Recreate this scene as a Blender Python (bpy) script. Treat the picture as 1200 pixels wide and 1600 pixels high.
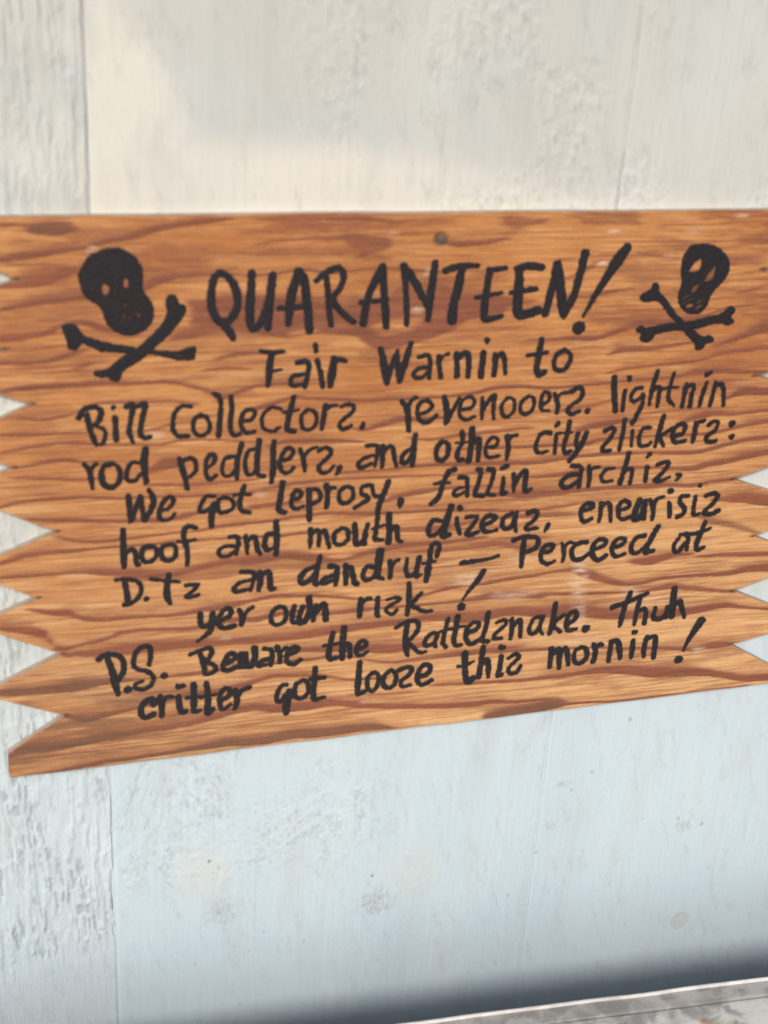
import bpy, math
import numpy as np
from mathutils import Matrix, Vector

for o in list(bpy.data.objects):
    bpy.data.objects.remove(o, do_unlink=True)
scene = bpy.context.scene
COL = scene.collection

# ---------------------------------------------------------------- camera
cd = bpy.data.cameras.new('camera')
camera = bpy.data.objects.new('camera', cd)
COL.objects.link(camera)
R = Matrix([[0.9661851, 0.0609617, -0.2505395], [-0.2518232, 0.4319315, -0.8660371], [0.0554208, 0.8998438, 0.4326773]])
camera.matrix_world = Matrix.Translation(Vector([-0.25827, -0.89895, 0.44603])) @ R.to_4x4()
cd.sensor_fit = 'VERTICAL'
cd.sensor_height = 24.0
cd.lens = 32.673
cd.clip_start = 0.02
cd.clip_end = 500
cd.dof.use_dof = True
cd.dof.focus_distance = 1.30
cd.dof.aperture_fstop = 4.2
scene.camera = camera

# ---------------------------------------------------------------- sky and sun
SUN_EL, SUN_AZ = math.radians(37.5), math.radians(22)     # azimuth to the left of straight in front of the wall
sd = Vector((-math.sin(SUN_AZ)*math.cos(SUN_EL), -math.cos(SUN_AZ)*math.cos(SUN_EL), math.sin(SUN_EL)))
world = bpy.data.worlds.new('World')
scene.world = world
world.use_nodes = True
nt = world.node_tree
sky = nt.nodes.new('ShaderNodeTexSky')
sky.sky_type = 'NISHITA'
sky.sun_disc = False
sky.sun_elevation = SUN_EL
sky.sun_rotation = math.atan2(sd.x, sd.y)
sky.air_density = 1.0
sky.dust_density = 2.4
sky.ozone_density = 0.8
bg = nt.nodes['Background']
bg.inputs['Strength'].default_value = 0.085
nt.links.new(sky.outputs[0], bg.inputs['Color'])
ld = bpy.data.lights.new('sun', 'SUN')
ld.energy = 1.5
ld.angle = math.radians(10)
ld.color = (1.0, 0.945, 0.87)
sun = bpy.data.objects.new('sun', ld)
COL.objects.link(sun)
sun.rotation_euler = sd.to_track_quat('Z', 'Y').to_euler()
sun.location = (-0.6, -2.0, 1.6)
scene.view_settings.view_transform = 'Standard'
scene.view_settings.look = 'None'
scene.view_settings.exposure = 0.43
scene.view_settings.gamma = 1.0

# ---------------------------------------------------------------- numpy noise
def vn(x, y, seed=0):
    rng = np.random.default_rng(seed)
    t = rng.random((256, 256)).astype(np.float32)
    xi = np.floor(x).astype(int); yi = np.floor(y).astype(int)
    fx = x-xi; fy = y-yi
    fx = fx*fx*fx*(fx*(fx*6-15)+10); fy = fy*fy*fy*(fy*(fy*6-15)+10)
    a = t[xi & 255, yi & 255]; b = t[(xi+1) & 255, yi & 255]
    c = t[xi & 255, (yi+1) & 255]; d = t[(xi+1) & 255, (yi+1) & 255]
    return (a*(1-fx)+b*fx)*(1-fy)+(c*(1-fx)+d*fx)*fy
def fbm(x, y, seed=0, n=4, g=0.5):
    s = 0; a = 1; w = 0
    for i in range(n):
        s = s+a*vn(x*2**i+17.3*i, y*2**i+5.1*i, seed+i); w += a; a *= g
    return s/w
def sstep(a, b, v):
    t = np.clip((v-a)/(b-a), 0, 1); return t*t*(3-2*t)
def pts(s): return np.array([[float(q) for q in p.split(',')] for p in s.split()])
def smooth(P, n=6):
    if len(P) < 3: return P
    Q = np.vstack([2*P[0]-P[1], P, 2*P[-1]-P[-2]])
    out = []
    for i in range(1, len(Q)-2):
        p0, p1, p2, p3 = Q[i-1], Q[i], Q[i+1], Q[i+2]
        for k in range(n):
            t = k/n
            out.append(0.5*((2*p1)+(-p0+p2)*t+(2*p0-5*p1+4*p2-p3)*t*t+(-p0+3*p1-3*p2+p3)*t**3))
    out.append(Q[-2])
    return np.array(out)
def stroke_sd(P, X, Z):
    """signed distance inside a brush stroke of varying half width (positive inside)"""
    best = np.full(X.shape, -99.0)
    if len(P) == 1: P = np.vstack([P, P+[0.01, 0, 0]])
    for a, b in zip(P[:-1], P[1:]):
        d = b[:2]-a[:2]; L = d@d
        if L < 1e-9: continue
        m = max(a[2], b[2])+1.5
        x0, x1 = min(a[0], b[0])-m, max(a[0], b[0])+m; z0, z1 = min(a[1], b[1])-m, max(a[1], b[1])+m
        i0, i1 = np.searchsorted(X[0], [x0, x1]); j0, j1 = np.searchsorted(Z[:, 0], [z0, z1])
        if i1 <= i0 or j1 <= j0: continue
        xs = X[j0:j1, i0:i1]; zs = Z[j0:j1, i0:i1]
        t = np.clip(((xs-a[0])*d[0]+(zs-a[1])*d[1])/L, 0, 1)
        r = np.hypot(xs-a[0]-t*d[0], zs-a[1]-t*d[1])
        best[j0:j1, i0:i1] = np.maximum(best[j0:j1, i0:i1], a[2]+(b[2]-a[2])*t-r)
    return best
def poly_sd(P, X, Z):
    inside = np.zeros(X.shape, bool); dist = np.full(X.shape, 1e9)
    n = len(P)
    for i in range(n):
        a = P[i]; b = P[(i+1) % n]; d = b-a
        t = np.clip(((X-a[0])*d[0]+(Z-a[1])*d[1])/(d@d+1e-9), 0, 1)
        dist = np.minimum(dist, np.hypot(X-a[0]-t*d[0], Z-a[1]-t*d[1]))
        if a[1] != b[1]:
            c = ((a[1] > Z) != (b[1] > Z)) & (X < (b[0]-a[0])*(Z-a[1])/(b[1]-a[1])+a[0])
            inside ^= c
    return np.where(inside, dist, -dist)

# ---------------------------------------------------------------- object helpers
def link(name, me, parent=None, loc=None):
    o = bpy.data.objects.new(name, me); COL.objects.link(o)
    if parent is not None: o.parent = parent
    if loc is not None: o.location = loc
    return o
def thing(name, label, cat, loc):
    o = bpy.data.objects.new(name, None); COL.objects.link(o)
    o.location = loc; o['label'] = label; o['category'] = cat
    o.empty_display_size = 0.05
    return o
def mesh_np(name, V, F, mats, attrs=None, smooth_=True, midx=None):
    me = bpy.data.meshes.new(name)
    V = np.asarray(V, np.float32)
    F = np.asarray(F, np.int32)
    me.vertices.add(len(V)); me.vertices.foreach_set('co', V.ravel())
    me.loops.add(F.size); me.loops.foreach_set('vertex_index', F.ravel())
    me.polygons.add(len(F))
    me.polygons.foreach_set('loop_start', np.arange(0, F.size, F.shape[1], dtype=np.int32))
    me.polygons.foreach_set('loop_total', np.full(len(F), F.shape[1], np.int32))
    me.polygons.foreach_set('use_smooth', np.full(len(F), smooth_, bool))
    for m in mats: me.materials.append(m)
    if midx is not None: me.polygons.foreach_set('material_index', np.asarray(midx, np.int32))
    for k, v in (attrs or {}).items():
        a = me.attributes.new(k, 'FLOAT', 'POINT'); a.data.foreach_set('value', np.asarray(v, np.float32).ravel())
    me.update(calc_edges=True); me.validate()
    return me
def grid_faces(nr, nc):
    i = np.arange(nr*nc).reshape(nr, nc)
    return np.stack([i[:-1, :-1], i[:-1, 1:], i[1:, 1:], i[1:, :-1]], -1).reshape(-1, 4)

# ---------------------------------------------------------------- materials
def mat(name):
    m = bpy.data.materials.new(name); m.use_nodes = True
    t = m.node_tree; b = t.nodes['Principled BSDF']
    return m, t, b
def N(t, kind, **kw):
    n = t.nodes.new(kind)
    for k, v in kw.items():
        if k in n.inputs.keys(): n.inputs[k].default_value = v
        else: setattr(n, k, v)
    return n
def coords(t, scale=(1, 1, 1), rot=(0, 0, 0)):
    g = N(t, 'ShaderNodeNewGeometry'); mp = N(t, 'ShaderNodeMapping')
    mp.inputs['Scale'].default_value = scale; mp.inputs['Rotation'].default_value = rot
    t.links.new(g.outputs['Position'], mp.inputs[0]); return mp.outputs[0]
def noise(t, vec, scale=1, detail=4, rough=0.55, dist=0.0):
    n = N(t, 'ShaderNodeTexNoise'); n.inputs['Scale'].default_value = scale
    n.inputs['Detail'].default_value = detail; n.inputs['Roughness'].default_value = rough
    n.inputs['Distortion'].default_value = dist
    t.links.new(vec, n.inputs['Vector']); return n.outputs['Fac']
def mix(t, fac, a, b, blend='MIX'):
    n = N(t, 'ShaderNodeMix', data_type='RGBA', blend_type=blend)
    for s, v in ((0, fac), (6, a), (7, b)):
        if isinstance(v, (int, float)): n.inputs[s].default_value = v
        elif isinstance(v, tuple): n.inputs[s].default_value = (*v, 1)
        else: t.links.new(v, n.inputs[s])
    return n.outputs[2]
def mth(t, op, a, b=None, c=None, clamp=False):
    n = N(t, 'ShaderNodeMath', operation=op); n.use_clamp = clamp
    for s, v in ((0, a), (1, b), (2, c)):
        if v is None: continue
        if isinstance(v, (int, float)): n.inputs[s].default_value = v
        else: t.links.new(v, n.inputs[s])
    return n.outputs[0]
def rng_(t, v, a, b, c=0.0, d=1.0):
    n = N(t, 'ShaderNodeMapRange', interpolation_type='SMOOTHSTEP')
    for i, q in enumerate((a, b, c, d)): n.inputs[i+1].default_value = q
    t.links.new(v, n.inputs[0]); return n.outputs[0]
def attr(t, name):
    n = N(t, 'ShaderNodeAttribute', attribute_name=name); return n.outputs['Fac']
def bump(t, b, h, strength, dist):
    n = N(t, 'ShaderNodeBump'); n.inputs['Strength'].default_value = strength; n.inputs['Distance'].default_value = dist
    t.links.new(h, n.inputs['Height']); t.links.new(n.outputs[0], b.inputs['Normal'])

# stained plywood face
M_WOOD, t, b = mat('stained_plywood')
fib = noise(t, coords(t, (9, 9, 260)), 1, 5, 0.6, 0.2)
fib2 = noise(t, coords(t, (26, 26, 620), (0, math.radians(1.5), 0)), 1, 5, 0.7)
blot = noise(t, coords(t, (6, 6, 14)), 1, 4, 0.55, 0.6)
pores = noise(t, coords(t, (160, 160, 1400), (0, math.radians(14), 0)), 1, 2, 0.5)
light = mix(t, rng_(t, blot, .30, .70), (0.52, 0.195, 0.060), (0.71, 0.325, 0.112))
light = mix(t, attr(t, 'pale'), light, (0.83, 0.50, 0.235))
light = mix(t, mth(t, 'MULTIPLY', rng_(t, fib, .46, .70), .55), light, (0.42, 0.150, 0.056))
light = mix(t, mth(t, 'MULTIPLY', rng_(t, fib2, .48, .66), .50), light, (0.38, 0.145, 0.062))
light = mix(t, mth(t, 'MULTIPLY', rng_(t, fib2, .46, .30), .40), light, (0.86, 0.52, 0.255))
dark = mix(t, rng_(t, fib, .3, .7), (0.33, 0.108, 0.058), (0.215, 0.073, 0.045))
dark = mix(t, mth(t, 'MULTIPLY', rng_(t, fib2, .45, .75), .35), dark, (0.36, 0.14, 0.075))
greyc = mix(t, rng_(t, fib, .3, .7), (0.24, 0.115, 0.065), (0.165, 0.085, 0.052))
g = attr(t, 'grain')
gd = mth(t, 'ADD', g, mth(t, 'MULTIPLY', mth(t, 'SUBTRACT', fib2, .5), .55))
c = mix(t, rng_(t, gd, .02, .78), light, dark)
c = mix(t, attr(t, 'grey'), c, greyc)
w = mth(t, 'MULTIPLY', attr(t, 'wear_glare'), rng_(t, noise(t, coords(t, (60, 60, 420)), 1, 4, .6), .25, .75))
c = mix(t, w, c, (0.88, 0.66, 0.48))
c = mix(t, mth(t, 'MULTIPLY', rng_(t, pores, .62, .75), .35), c, (0.16, 0.07, 0.04))
fz = noise(t, coords(t, (900, 900, 1300), (0, math.radians(35), 0)), 1, 3, .7)
c = mix(t, mth(t, 'MULTIPLY', rng_(t, fz, .50, .78), .30), c, (0.26, 0.12, 0.07))
c = mix(t, mth(t, 'MULTIPLY', rng_(t, fz, .50, .24), .22), c, (0.85, 0.56, 0.34))
c = mix(t, attr(t, 'recess_dark'), c, (0.045, 0.035, 0.03))
t.links.new(c, b.inputs['Base Color'])
t.links.new(rng_(t, fib, .2, .8, .42, .62), b.inputs['Roughness'])
b.inputs['Specular IOR Level'].default_value = 0.35
hh = mth(t, 'ADD', mth(t, 'MULTIPLY', fib2, .6), mth(t, 'ADD', mth(t, 'MULTIPLY', fib, 1.0), mth(t, 'MULTIPLY', g, .5)))
bump(t, b, hh, .45, .0009)

# sawn plywood edge: plies
M_EDGE, t, b = mat('sawn_plywood_edge')
wv = N(t, 'ShaderNodeTexWave', wave_type='BANDS', bands_direction='Y'); wv.inputs['Scale'].default_value = 55; wv.inputs['Distortion'].default_value = .6
g_ = N(t, 'ShaderNodeNewGeometry'); t.links.new(g_.outputs['Position'], wv.inputs['Vector'])
sp = noise(t, coords(t, (200, 60, 200)), 1, 4, .6)
c = mix(t, wv.outputs['Fac'], (0.34, 0.25, 0.18), (0.48, 0.36, 0.26))
c = mix(t, rng_(t, sp, .4, .65), c, (0.42, 0.37, 0.32))
t.links.new(c, b.inputs['Base Color']); b.inputs['Roughness'].default_value = .85
bump(t, b, sp, .4, .001)

# black brush paint
M_INK, t, b = mat('black_brush_paint')
e = attr(t, 'inside')
en = noise(t, coords(t, (420, 420, 420)), 1, 4, .6)
en2 = noise(t, coords(t, (120, 120, 1300)), 1, 3, .6)
ed = mth(t, 'ADD', e, mth(t, 'ADD', mth(t, 'MULTIPLY', mth(t, 'SUBTRACT', en, .5), 2.3), mth(t, 'MULTIPLY', mth(t, 'SUBTRACT', en2, .5), .8)))
al = rng_(t, ed, -.42, .38)
thin = mth(t, 'MULTIPLY', rng_(t, noise(t, coords(t, (55, 55, 160)), 1, 4, .6), .46, .78, .02, .38), rng_(t, en2, .40, .62))
al = mth(t, 'MULTIPLY', al, mth(t, 'SUBTRACT', 1.0, thin))
al = mth(t, 'MULTIPLY', al, attr(t, 'cover'))
c = mix(t, rng_(t, en, .3, .7), (0.016, 0.014, 0.018), (0.032, 0.028, 0.032))
t.links.new(c, b.inputs['Base Color']); b.inputs['Roughness'].default_value = .55
b.inputs['Specular IOR Level'].default_value = .4
t.links.new(al, b.inputs['Alpha'])
bump(t, b, en, .2, .0006)

# whitewashed boards
def whitewash(name, fine):
    m, t, b = mat(name)
    st = noise(t, coords(t, (230, 230, 7)), 1, 5, .65, .2)
    st2 = noise(t, coords(t, (60, 60, 4)), 1, 4, .6, .4)
    sp = noise(t, coords(t, (330, 330, 150), (0, math.radians(-24), 0)), 1, 4, .6)
    big = noise(t, coords(t, (5, 5, 2.2)), 1, 4, .55, .8)
    c = mix(t, rng_(t, big, .3, .7), (0.655, 0.66, 0.62), (0.73, 0.735, 0.69))
    c = mix(t, attr(t, 'cool_light_tone'), c, mix(t, rng_(t, big, .3, .7), (0.60, 0.735, 0.82), (0.65, 0.785, 0.86)))
    c = mix(t, mth(t, 'MULTIPLY', attr(t, 'cream'), .95), c, (0.90, 0.862, 0.765))
    c = mix(t, mth(t, 'MULTIPLY', rng_(t, st, .52, .76), .22), c, (0.50, 0.51, 0.50))
    c = mix(t, mth(t, 'MULTIPLY', rng_(t, st2, .50, .74), .10), c, (0.52, 0.525, 0.51))
    c = mix(t, mth(t, 'MULTIPLY', rng_(t, st2, .46, .26), .14), c, (0.82, 0.83, 0.81))
    c = mix(t, mth(t, 'MULTIPLY', attr(t, 'dirt'), rng_(t, sp, .34, .68)), c, (0.34, 0.35, 0.33))
    eg = noise(t, coords(t, (700, 700, 500)), 1, 3, .7)
    c = mix(t, mth(t, 'MULTIPLY', rng_(t, eg, .52, .76), .22), c, (0.46, 0.47, 0.46))
    sm = noise(t, coords(t, (34, 34, 9), (0, math.radians(-5), 0)), 1, 4, .6, .5)
    c = mix(t, mth(t, 'MULTIPLY', rng_(t, sm, .50, .74), .28), c, (0.54, 0.55, 0.535))
    c = mix(t, attr(t, 'speck'), c, (0.10, 0.10, 0.11))
    c = mix(t, mth(t, 'MULTIPLY', attr(t, 'pit'), .75), c, (0.36, 0.38, 0.39))
    t.links.new(c, b.inputs['Base Color']); b.inputs['Roughness'].default_value = .62
    b.inputs['Specular IOR Level'].default_value = .25
    fg = noise(t, coords(t, (420, 420, 300)), 1, 5, .65)
    h = mth(t, 'ADD', mth(t, 'MULTIPLY', st, .9), mth(t, 'MULTIPLY', fg, .7))
    bump(t, b, h, fine, .0009)
    return m
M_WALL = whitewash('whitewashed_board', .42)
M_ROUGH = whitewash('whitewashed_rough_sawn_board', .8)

def metal(name, base, dark_, rough=.42, metallic=.75, rust=.0):
    m, t, b = mat(name)
    n1 = noise(t, coords(t, (45, 45, 45)), 1, 5, .6, .6)
    n2 = noise(t, coords(t, (16, 130, 130)), 1, 5, .65, .3)
    n3 = noise(t, coords(t, (26, 26, 26)), 1, 3, .5)
    c = mix(t, rng_(t, n1, .38, .62), base, dark_)
    c = mix(t, mth(t, 'MULTIPLY', rng_(t, n2, .52, .7), .6), c, (0.42, 0.40, 0.37))
    if rust: c = mix(t, mth(t, 'MULTIPLY', rng_(t, n3, .60, .70), rust), c, (0.42, 0.22, 0.10))
    t.links.new(c, b.inputs['Base Color'])
    b.inputs['Metallic'].default_value = metallic
    t.links.new(rng_(t, n2, .3, .7, rough-.1, rough+.2), b.inputs['Roughness'])
    n4 = noise(t, coords(t, (260, 260, 260)), 1, 4, .65)
    bump(t, b, mth(t, 'ADD', n1, mth(t, 'MULTIPLY', n4, .7)), .45, .001)
    return m
M_STRIP = metal('dull_galvanised_strip', (0.40, 0.395, 0.38), (0.24, 0.235, 0.22), .5, .2)
M_BEAD = metal('metal_edge_highlight', (0.85, 0.82, 0.76), (0.70, 0.67, 0.62), .35, .15)  # the rim's lit highlight is put into this pale base colour
M_TOP = metal('mottled_weathered_metal', (0.68, 0.67, 0.63), (0.30, 0.30, 0.285), .6, .05, .7)
M_BODY = metal('grey_sheet_metal', (0.16, 0.16, 0.16), (0.11, 0.11, 0.11), .6, .3)
M_NAIL = metal('dull_nail', (0.17, 0.125, 0.10), (0.10, 0.075, 0.06), .7, .1)

# ---------------------------------------------------------------- plank wall
wall = thing('plank_wall', 'whitewashed wall of wide vertical boards behind the wooden sign', 'wall', (0.16, 0, -0.98))
WL = Vector(wall.location)
CREAM = pts('-201.7,379.5 -182,347.9 -157.4,320.7 -145.8,296 -137.9,269.2 -90.5,267.9 -31,265.7 4.1,262.5 58.8,251.6 125.3,239.4 223.5,234.6 326.8,231.9 339,176.6 -222.8,186.5 -209.8,314')
KNOTS = pts('-133,-321.4,26.4,31 47.3,-348.7,28,28.5 315.4,-452.4,10.2,11.3')
DIRT = pts('-118.5,-366.5,15.1,18.1 16.5,-378.9,19.7,17.3 58.2,306.9,11.6,9.8 46,318.8,12.3,12.1 128.8,322.4,10.1,5.7 195.1,317.4,12.4,8.4 17.8,316.3,11.3,8 242.8,320.4,8.8,8.5 177,-275.1,8.4,4.1 302,-338,9.1,7.4 170.2,-318.7,6.1,5.7 -9.8,345.1,12.7,15.5 46,294.4,8.9,10.7 152,-209.4,2.3,14.4')
SPECKS = pts('-128.3,-311.5,1.1 11.5,-349.3,0.9 -140.1,-420.2,0.8 19.8,-366.7,0.6 -81.7,-394.5,0.7 -46.2,-412.3,0.8 22.5,-445.4,0.7 294.2,-328.9,1.1 319.3,-339,1.3 186.2,-283.1,1 202.5,-266.3,1.1 160.3,-347.4,1 137.9,-392,0.8 -94.1,-414.4,0.6 259.2,-324.6,0.7 -99.3,-394.2,0.6 134.5,-470.1,0.7 231.2,-215.5,1.3')
def axis(a, b, lo, hi, fine_, coarse):
    s = [a]; x = a
    while x < b-1e-6:
        x = min(x+(fine_ if lo-fine_ < x < hi else coarse), b)
        if s[-1] < lo < x: x = lo
        s.append(x)
    return np.array(s)
def plank(x0, x1, rough, seed, mid=False):
    G = 0.9                                        # half of the joint between two boards, mm
    xs = axis(x0+G, x1-G, -345, 480, 1.15, 14.0)
    xs = np.unique(np.concatenate([xs, [x0+G+.5, x0+G+1.2, x1-G-.5, x1-G-1.2]]))
    zs = axis(-980, 640, -640, 400, 1.35, 20.0)
    X, Z = np.meshgrid(xs, zs)
    A = (np.abs(X-60) < 500)
    # edge wander and rounding
    edge = np.minimum(X-(x0+G), (x1-G)-X)
    h = -0.35*(1-sstep(0, 1.6, edge))
    h += 0.5*(fbm(X/60, Z/300, seed)-.5)*1.6
    warp = 5*fbm(X/40, Z/60, seed+40)
    if rough > 0.5:
        # saw-torn fibres: short leaning vertical flakes
        n1 = fbm((X+.6*warp+Z*0.05)/2.7, Z/25.0, seed+3, 4, .6)
        n2 = fbm((X-Z*0.10)/7.0, Z/34.0, seed+9, 3)
        patch = sstep(.36, .60, fbm(X/55, Z/90, seed+21, 3))
        low = sstep(60, -120, Z)
        amt = 0.35+patch*0.55+low*0.45
        dia = 1-0.85*sstep(0, 1, (-(Z+395)-(X+300)*-0.55)/30)*sstep(-360, -420, Z)
        tear = sstep(.52, .66, n1)
        h += 1.25*amt*dia*(1.15*(n1-.5)+0.55*tear+0.7*(n2-.5))*rough
        pit = sstep(.58, .68, fbm((X+.6*warp+Z*.05)/2.0, Z/15.0, seed+31, 3))*sstep(.36, .60, fbm(X/34, Z/45, seed+33, 2))*(.25+low*.75)*dia
        h -= pit*1.1
        pit = pit*.8
    else:
        n1 = fbm((X+warp*.4)/2.2, Z/46.0, seed+3, 3, .6)
        n3 = fbm((X+Z*.30)/3.6, Z/7.0, seed+5, 3, .6)
        patch = sstep(.44, .62, fbm(X/60, Z/70, seed+22, 3))*(0.2+0.8*sstep(60, 160, Z))*sstep(-110, -20, X)
        patch = np.maximum(patch, .12)
        h += 0.22*(n1-.5)+patch*1.5*(n3-.5)
        pit = sstep(.64, .74, n3)*patch*.35
        if mid:
            # torn grain arching over the two painted-over knots below the sign
            cx, cz = -64., -350.
            r = np.hypot((X-cx), (Z-cz)*1.15)
            r = r*(1+.22*np.sin(np.arctan2(Z-cz, X-cx)*4))+26*(fbm(X/34, Z/26, 77, 3)-.5)
            m = sstep(22, 44, r)*(1-sstep(95, 150, r))*sstep(-352, -318, Z)*(.35+.65*sstep(.35, .62, fbm(X/26, Z/20, 78, 3)))
            ridge = sstep(.55, .98, 0.5+0.5*np.cos(r/19.*2*math.pi))
            tex = fbm((X+Z*.45)/2.0, Z/4.4, 81, 4, .65)
            h += m*(0.45*(1-ridge)*(tex-.35)*3.6+0.36*ridge)
            arcdirt = m*(1-ridge)
            m2 = sstep(-150, -128, X)*0+sstep(-185, -150, X)*(1-sstep(-120, -95, X))*sstep(-300, -262, Z)*(1-sstep(-150, -120, Z))
            h += m2*1.6*(fbm((X+Z*.45)/2.8, Z/9.0, 83, 3)-.5)
            lt = sstep(-204, -196, X)*(1-sstep(-172, -160, X))*sstep(-300, -260, Z)*(1-sstep(-150, -120, Z))
            cr = sstep(.64, .74, fbm((X-Z*.33)/2.0, (Z+X*.2)/18.0, 91, 3))*lt
            h -= cr*.45
            pit = np.maximum(pit, cr*.45)
            pit = np.maximum(pit, sstep(.56, .68, 1-tex)*np.maximum(m*(1-ridge), m2)*.5)
    # paint tones, with the lower wall's cool light coloured in among them
    cream = sstep(-11, 15, poly_sd(CREAM, X+6*(fbm(X/18, Z/18, 7)-.5), Z+6*(fbm(X/18, Z/18, 8)-.5)))*A
    cream = cream*(0.60+0.55*fbm(X/60, Z/60, 12, 3))*(1-0.72*sstep(-110, 260, X))
    if x0 < -210: cream = 0.35*sstep(.40, .66, fbm(X/50, Z/50, 13, 3))*sstep(-100, 60, Z)
    cool_light_tone = sstep(40, -240, Z+60*(fbm(X/70, Z/70, 14, 3)-.5))*(0.72 if x0 < -210 and x1 < -150 else .88)  # bluish light low on the wall, put into the board colour
    cool_light_tone = np.maximum(cool_light_tone, .12*sstep(.45, .65, fbm(X/70, Z/70, 15, 3)))
    dirt = np.zeros_like(X)
    for x, z, rx, rz in DIRT:
        d = np.hypot((X-x)/rx, (Z-z)/rz)+0.9*(fbm(X/5, Z/5, 16, 3)-.5)
        dirt = np.maximum(dirt, (.34 if z > 0 else .62)*(1-sstep(.1, 1.25, d)))
    dirt = np.maximum(dirt, .22*sstep(.60, .78, fbm((X+Z*.3)/7, Z/26, seed+50, 4)))
    if mid: dirt = np.maximum(dirt, .13*arcdirt)
    for i, (x, z, rx, rz) in enumerate(KNOTS):
        d = np.hypot((X-x)/rx, (Z-z)/rz)+0.22*(fbm(X/9, Z/9, 18, 3)-.5)
        k = 1-sstep(.70, 1.12, d)
        k = k*(.70+.30*np.sin(d*21+3*fbm(X/12, Z/12, 20)))
        if i < 2:
            cream = np.maximum(cream, (.13, .08)[i]*k); cool_light_tone = cool_light_tone*(1-.38*k)
            h += 0.16*k*(1-.3*fbm(X/4, Z/4, 19)); pit = pit*(1-k); dirt = dirt*(1-.8*k)
        else:
            k = 1-sstep(.82, 1.02, np.hypot((X-x)/rx, (Z-z)/rz)); dirt = np.maximum(dirt*(1-k), .0); pit = np.maximum(pit*(1-k), .30*k*(.8+.2*np.sin(d*16))); h -= .3*k; cool_light_tone = cool_light_tone*(1-.55*k)
    speck = np.zeros_like(X)
    for i_, (x, z, r) in enumerate(SPECKS):
        d = np.hypot((X-x), (Z-z)*.8)
        speck = np.maximum(speck, (1-sstep(r*.6, r*1.7, d))*(.75 if i_ < 2 else .42)); h -= .5*(1-sstep(r*.6, r*1.6, d))
    # back and sides
    nr, nc = X.shape
    Y = -h
    V = np.stack([X, Y, Z], -1).reshape(-1, 3)
    F = grid_faces(nr, nc)
    idx = np.arange(nr*nc).reshape(nr, nc)
    loop = np.concatenate([idx[0, :], idx[1:, -1], idx[-1, -2::-1], idx[-2:0:-1, 0]])
    B = V[loop].copy(); B[:, 1] = 18.0
    nb = len(loop); k = np.arange(nb)
    S = np.stack([loop, len(V)+k, len(V)+(k+1) % nb, loop[(k+1) % nb]], -1)
    V = np.vstack([V, B]); F = np.vstack([F, S])
    pad = lambda a: np.concatenate([a.ravel(), np.zeros(nb)])
    me = mesh_np('plank', V/1000-np.array(WL), F, [M_ROUGH if rough > .5 else M_WALL],
                 dict(cream=pad(cream), cool_light_tone=pad(cool_light_tone), dirt=pad(dirt), pit=pad(np.clip(pit, 0, 1)), speck=pad(speck)))
    return link('plank', me, wall)
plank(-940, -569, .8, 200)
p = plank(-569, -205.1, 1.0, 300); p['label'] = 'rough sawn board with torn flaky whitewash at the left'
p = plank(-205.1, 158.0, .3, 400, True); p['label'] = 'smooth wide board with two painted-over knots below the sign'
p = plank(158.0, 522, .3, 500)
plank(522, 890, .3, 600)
# batten boards behind the joints, so that the joints are closed and dark
def box(name, x0, x1, y0, y1, z0, z1, m, parent, origin, bev=0.0):
    import bmesh
    bm = bmesh.new(); bmesh.ops.create_cube(bm, size=1)
    for v in bm.verts:
        v.co = Vector(((x0+x1)/2+v.co.x*(x1-x0), (y0+y1)/2+v.co.y*(y1-y0), (z0+z1)/2+v.co.z*(z1-z0)))-origin
    if bev: bmesh.ops.bevel(bm, geom=bm.edges[:], offset=bev, segments=2, affect='EDGES')
    me = bpy.data.meshes.new(name); bm.to_mesh(me); bm.free(); me.materials.append(m)
    return link(name, me, parent)
M_BACK = metal('old_grey_timber', (0.30, 0.31, 0.32), (0.22, 0.23, 0.24), .8, 0)
box('backing_board', -.94, .89, .0185, .03, -.975, .635, M_BACK, wall, WL)
# paint that has bridged the joint
def caulk(x, z0, z1, w, y, seed):
    zs = np.arange(z0, z1, 3.0); us = np.linspace(-1, 1, 5)
    U, Z = np.meshgrid(us, zs)
    wob = 1.0*(fbm(Z/40, Z*0, seed)-.5)
    X = x+wob+U*w; Y = y+.25*U*U+.35*(fbm(X/2, Z/9, seed+1)-.5)
    V = np.stack([X, Y, Z], -1).reshape(-1, 3)
    n = X.size
    me = mesh_np('paint_filled_joint', V/1000-np.array(WL), grid_faces(*X.shape), [M_WALL],
                 dict(cream=np.zeros(n), cool_light_tone=sstep(40, -200, Z).ravel()*.9, dirt=np.full(n, .12), pit=(.10+.40*sstep(.45, .6, fbm(X/9, Z/40, seed+5))*(.3+.7*sstep(150, 250, Z))+(.35*sstep(240, 300, Z) if x < 0 else 0)).ravel()*(1-.8*sstep(-180, -260, Z).ravel()), speck=np.zeros(n)))
    link('paint_filled_joint', me, wall)
caulk(-205.1, -975, 635, 1.7, .35, 61)
caulk(158.0, -975, 635, 1.7, .12, 62)

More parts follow.
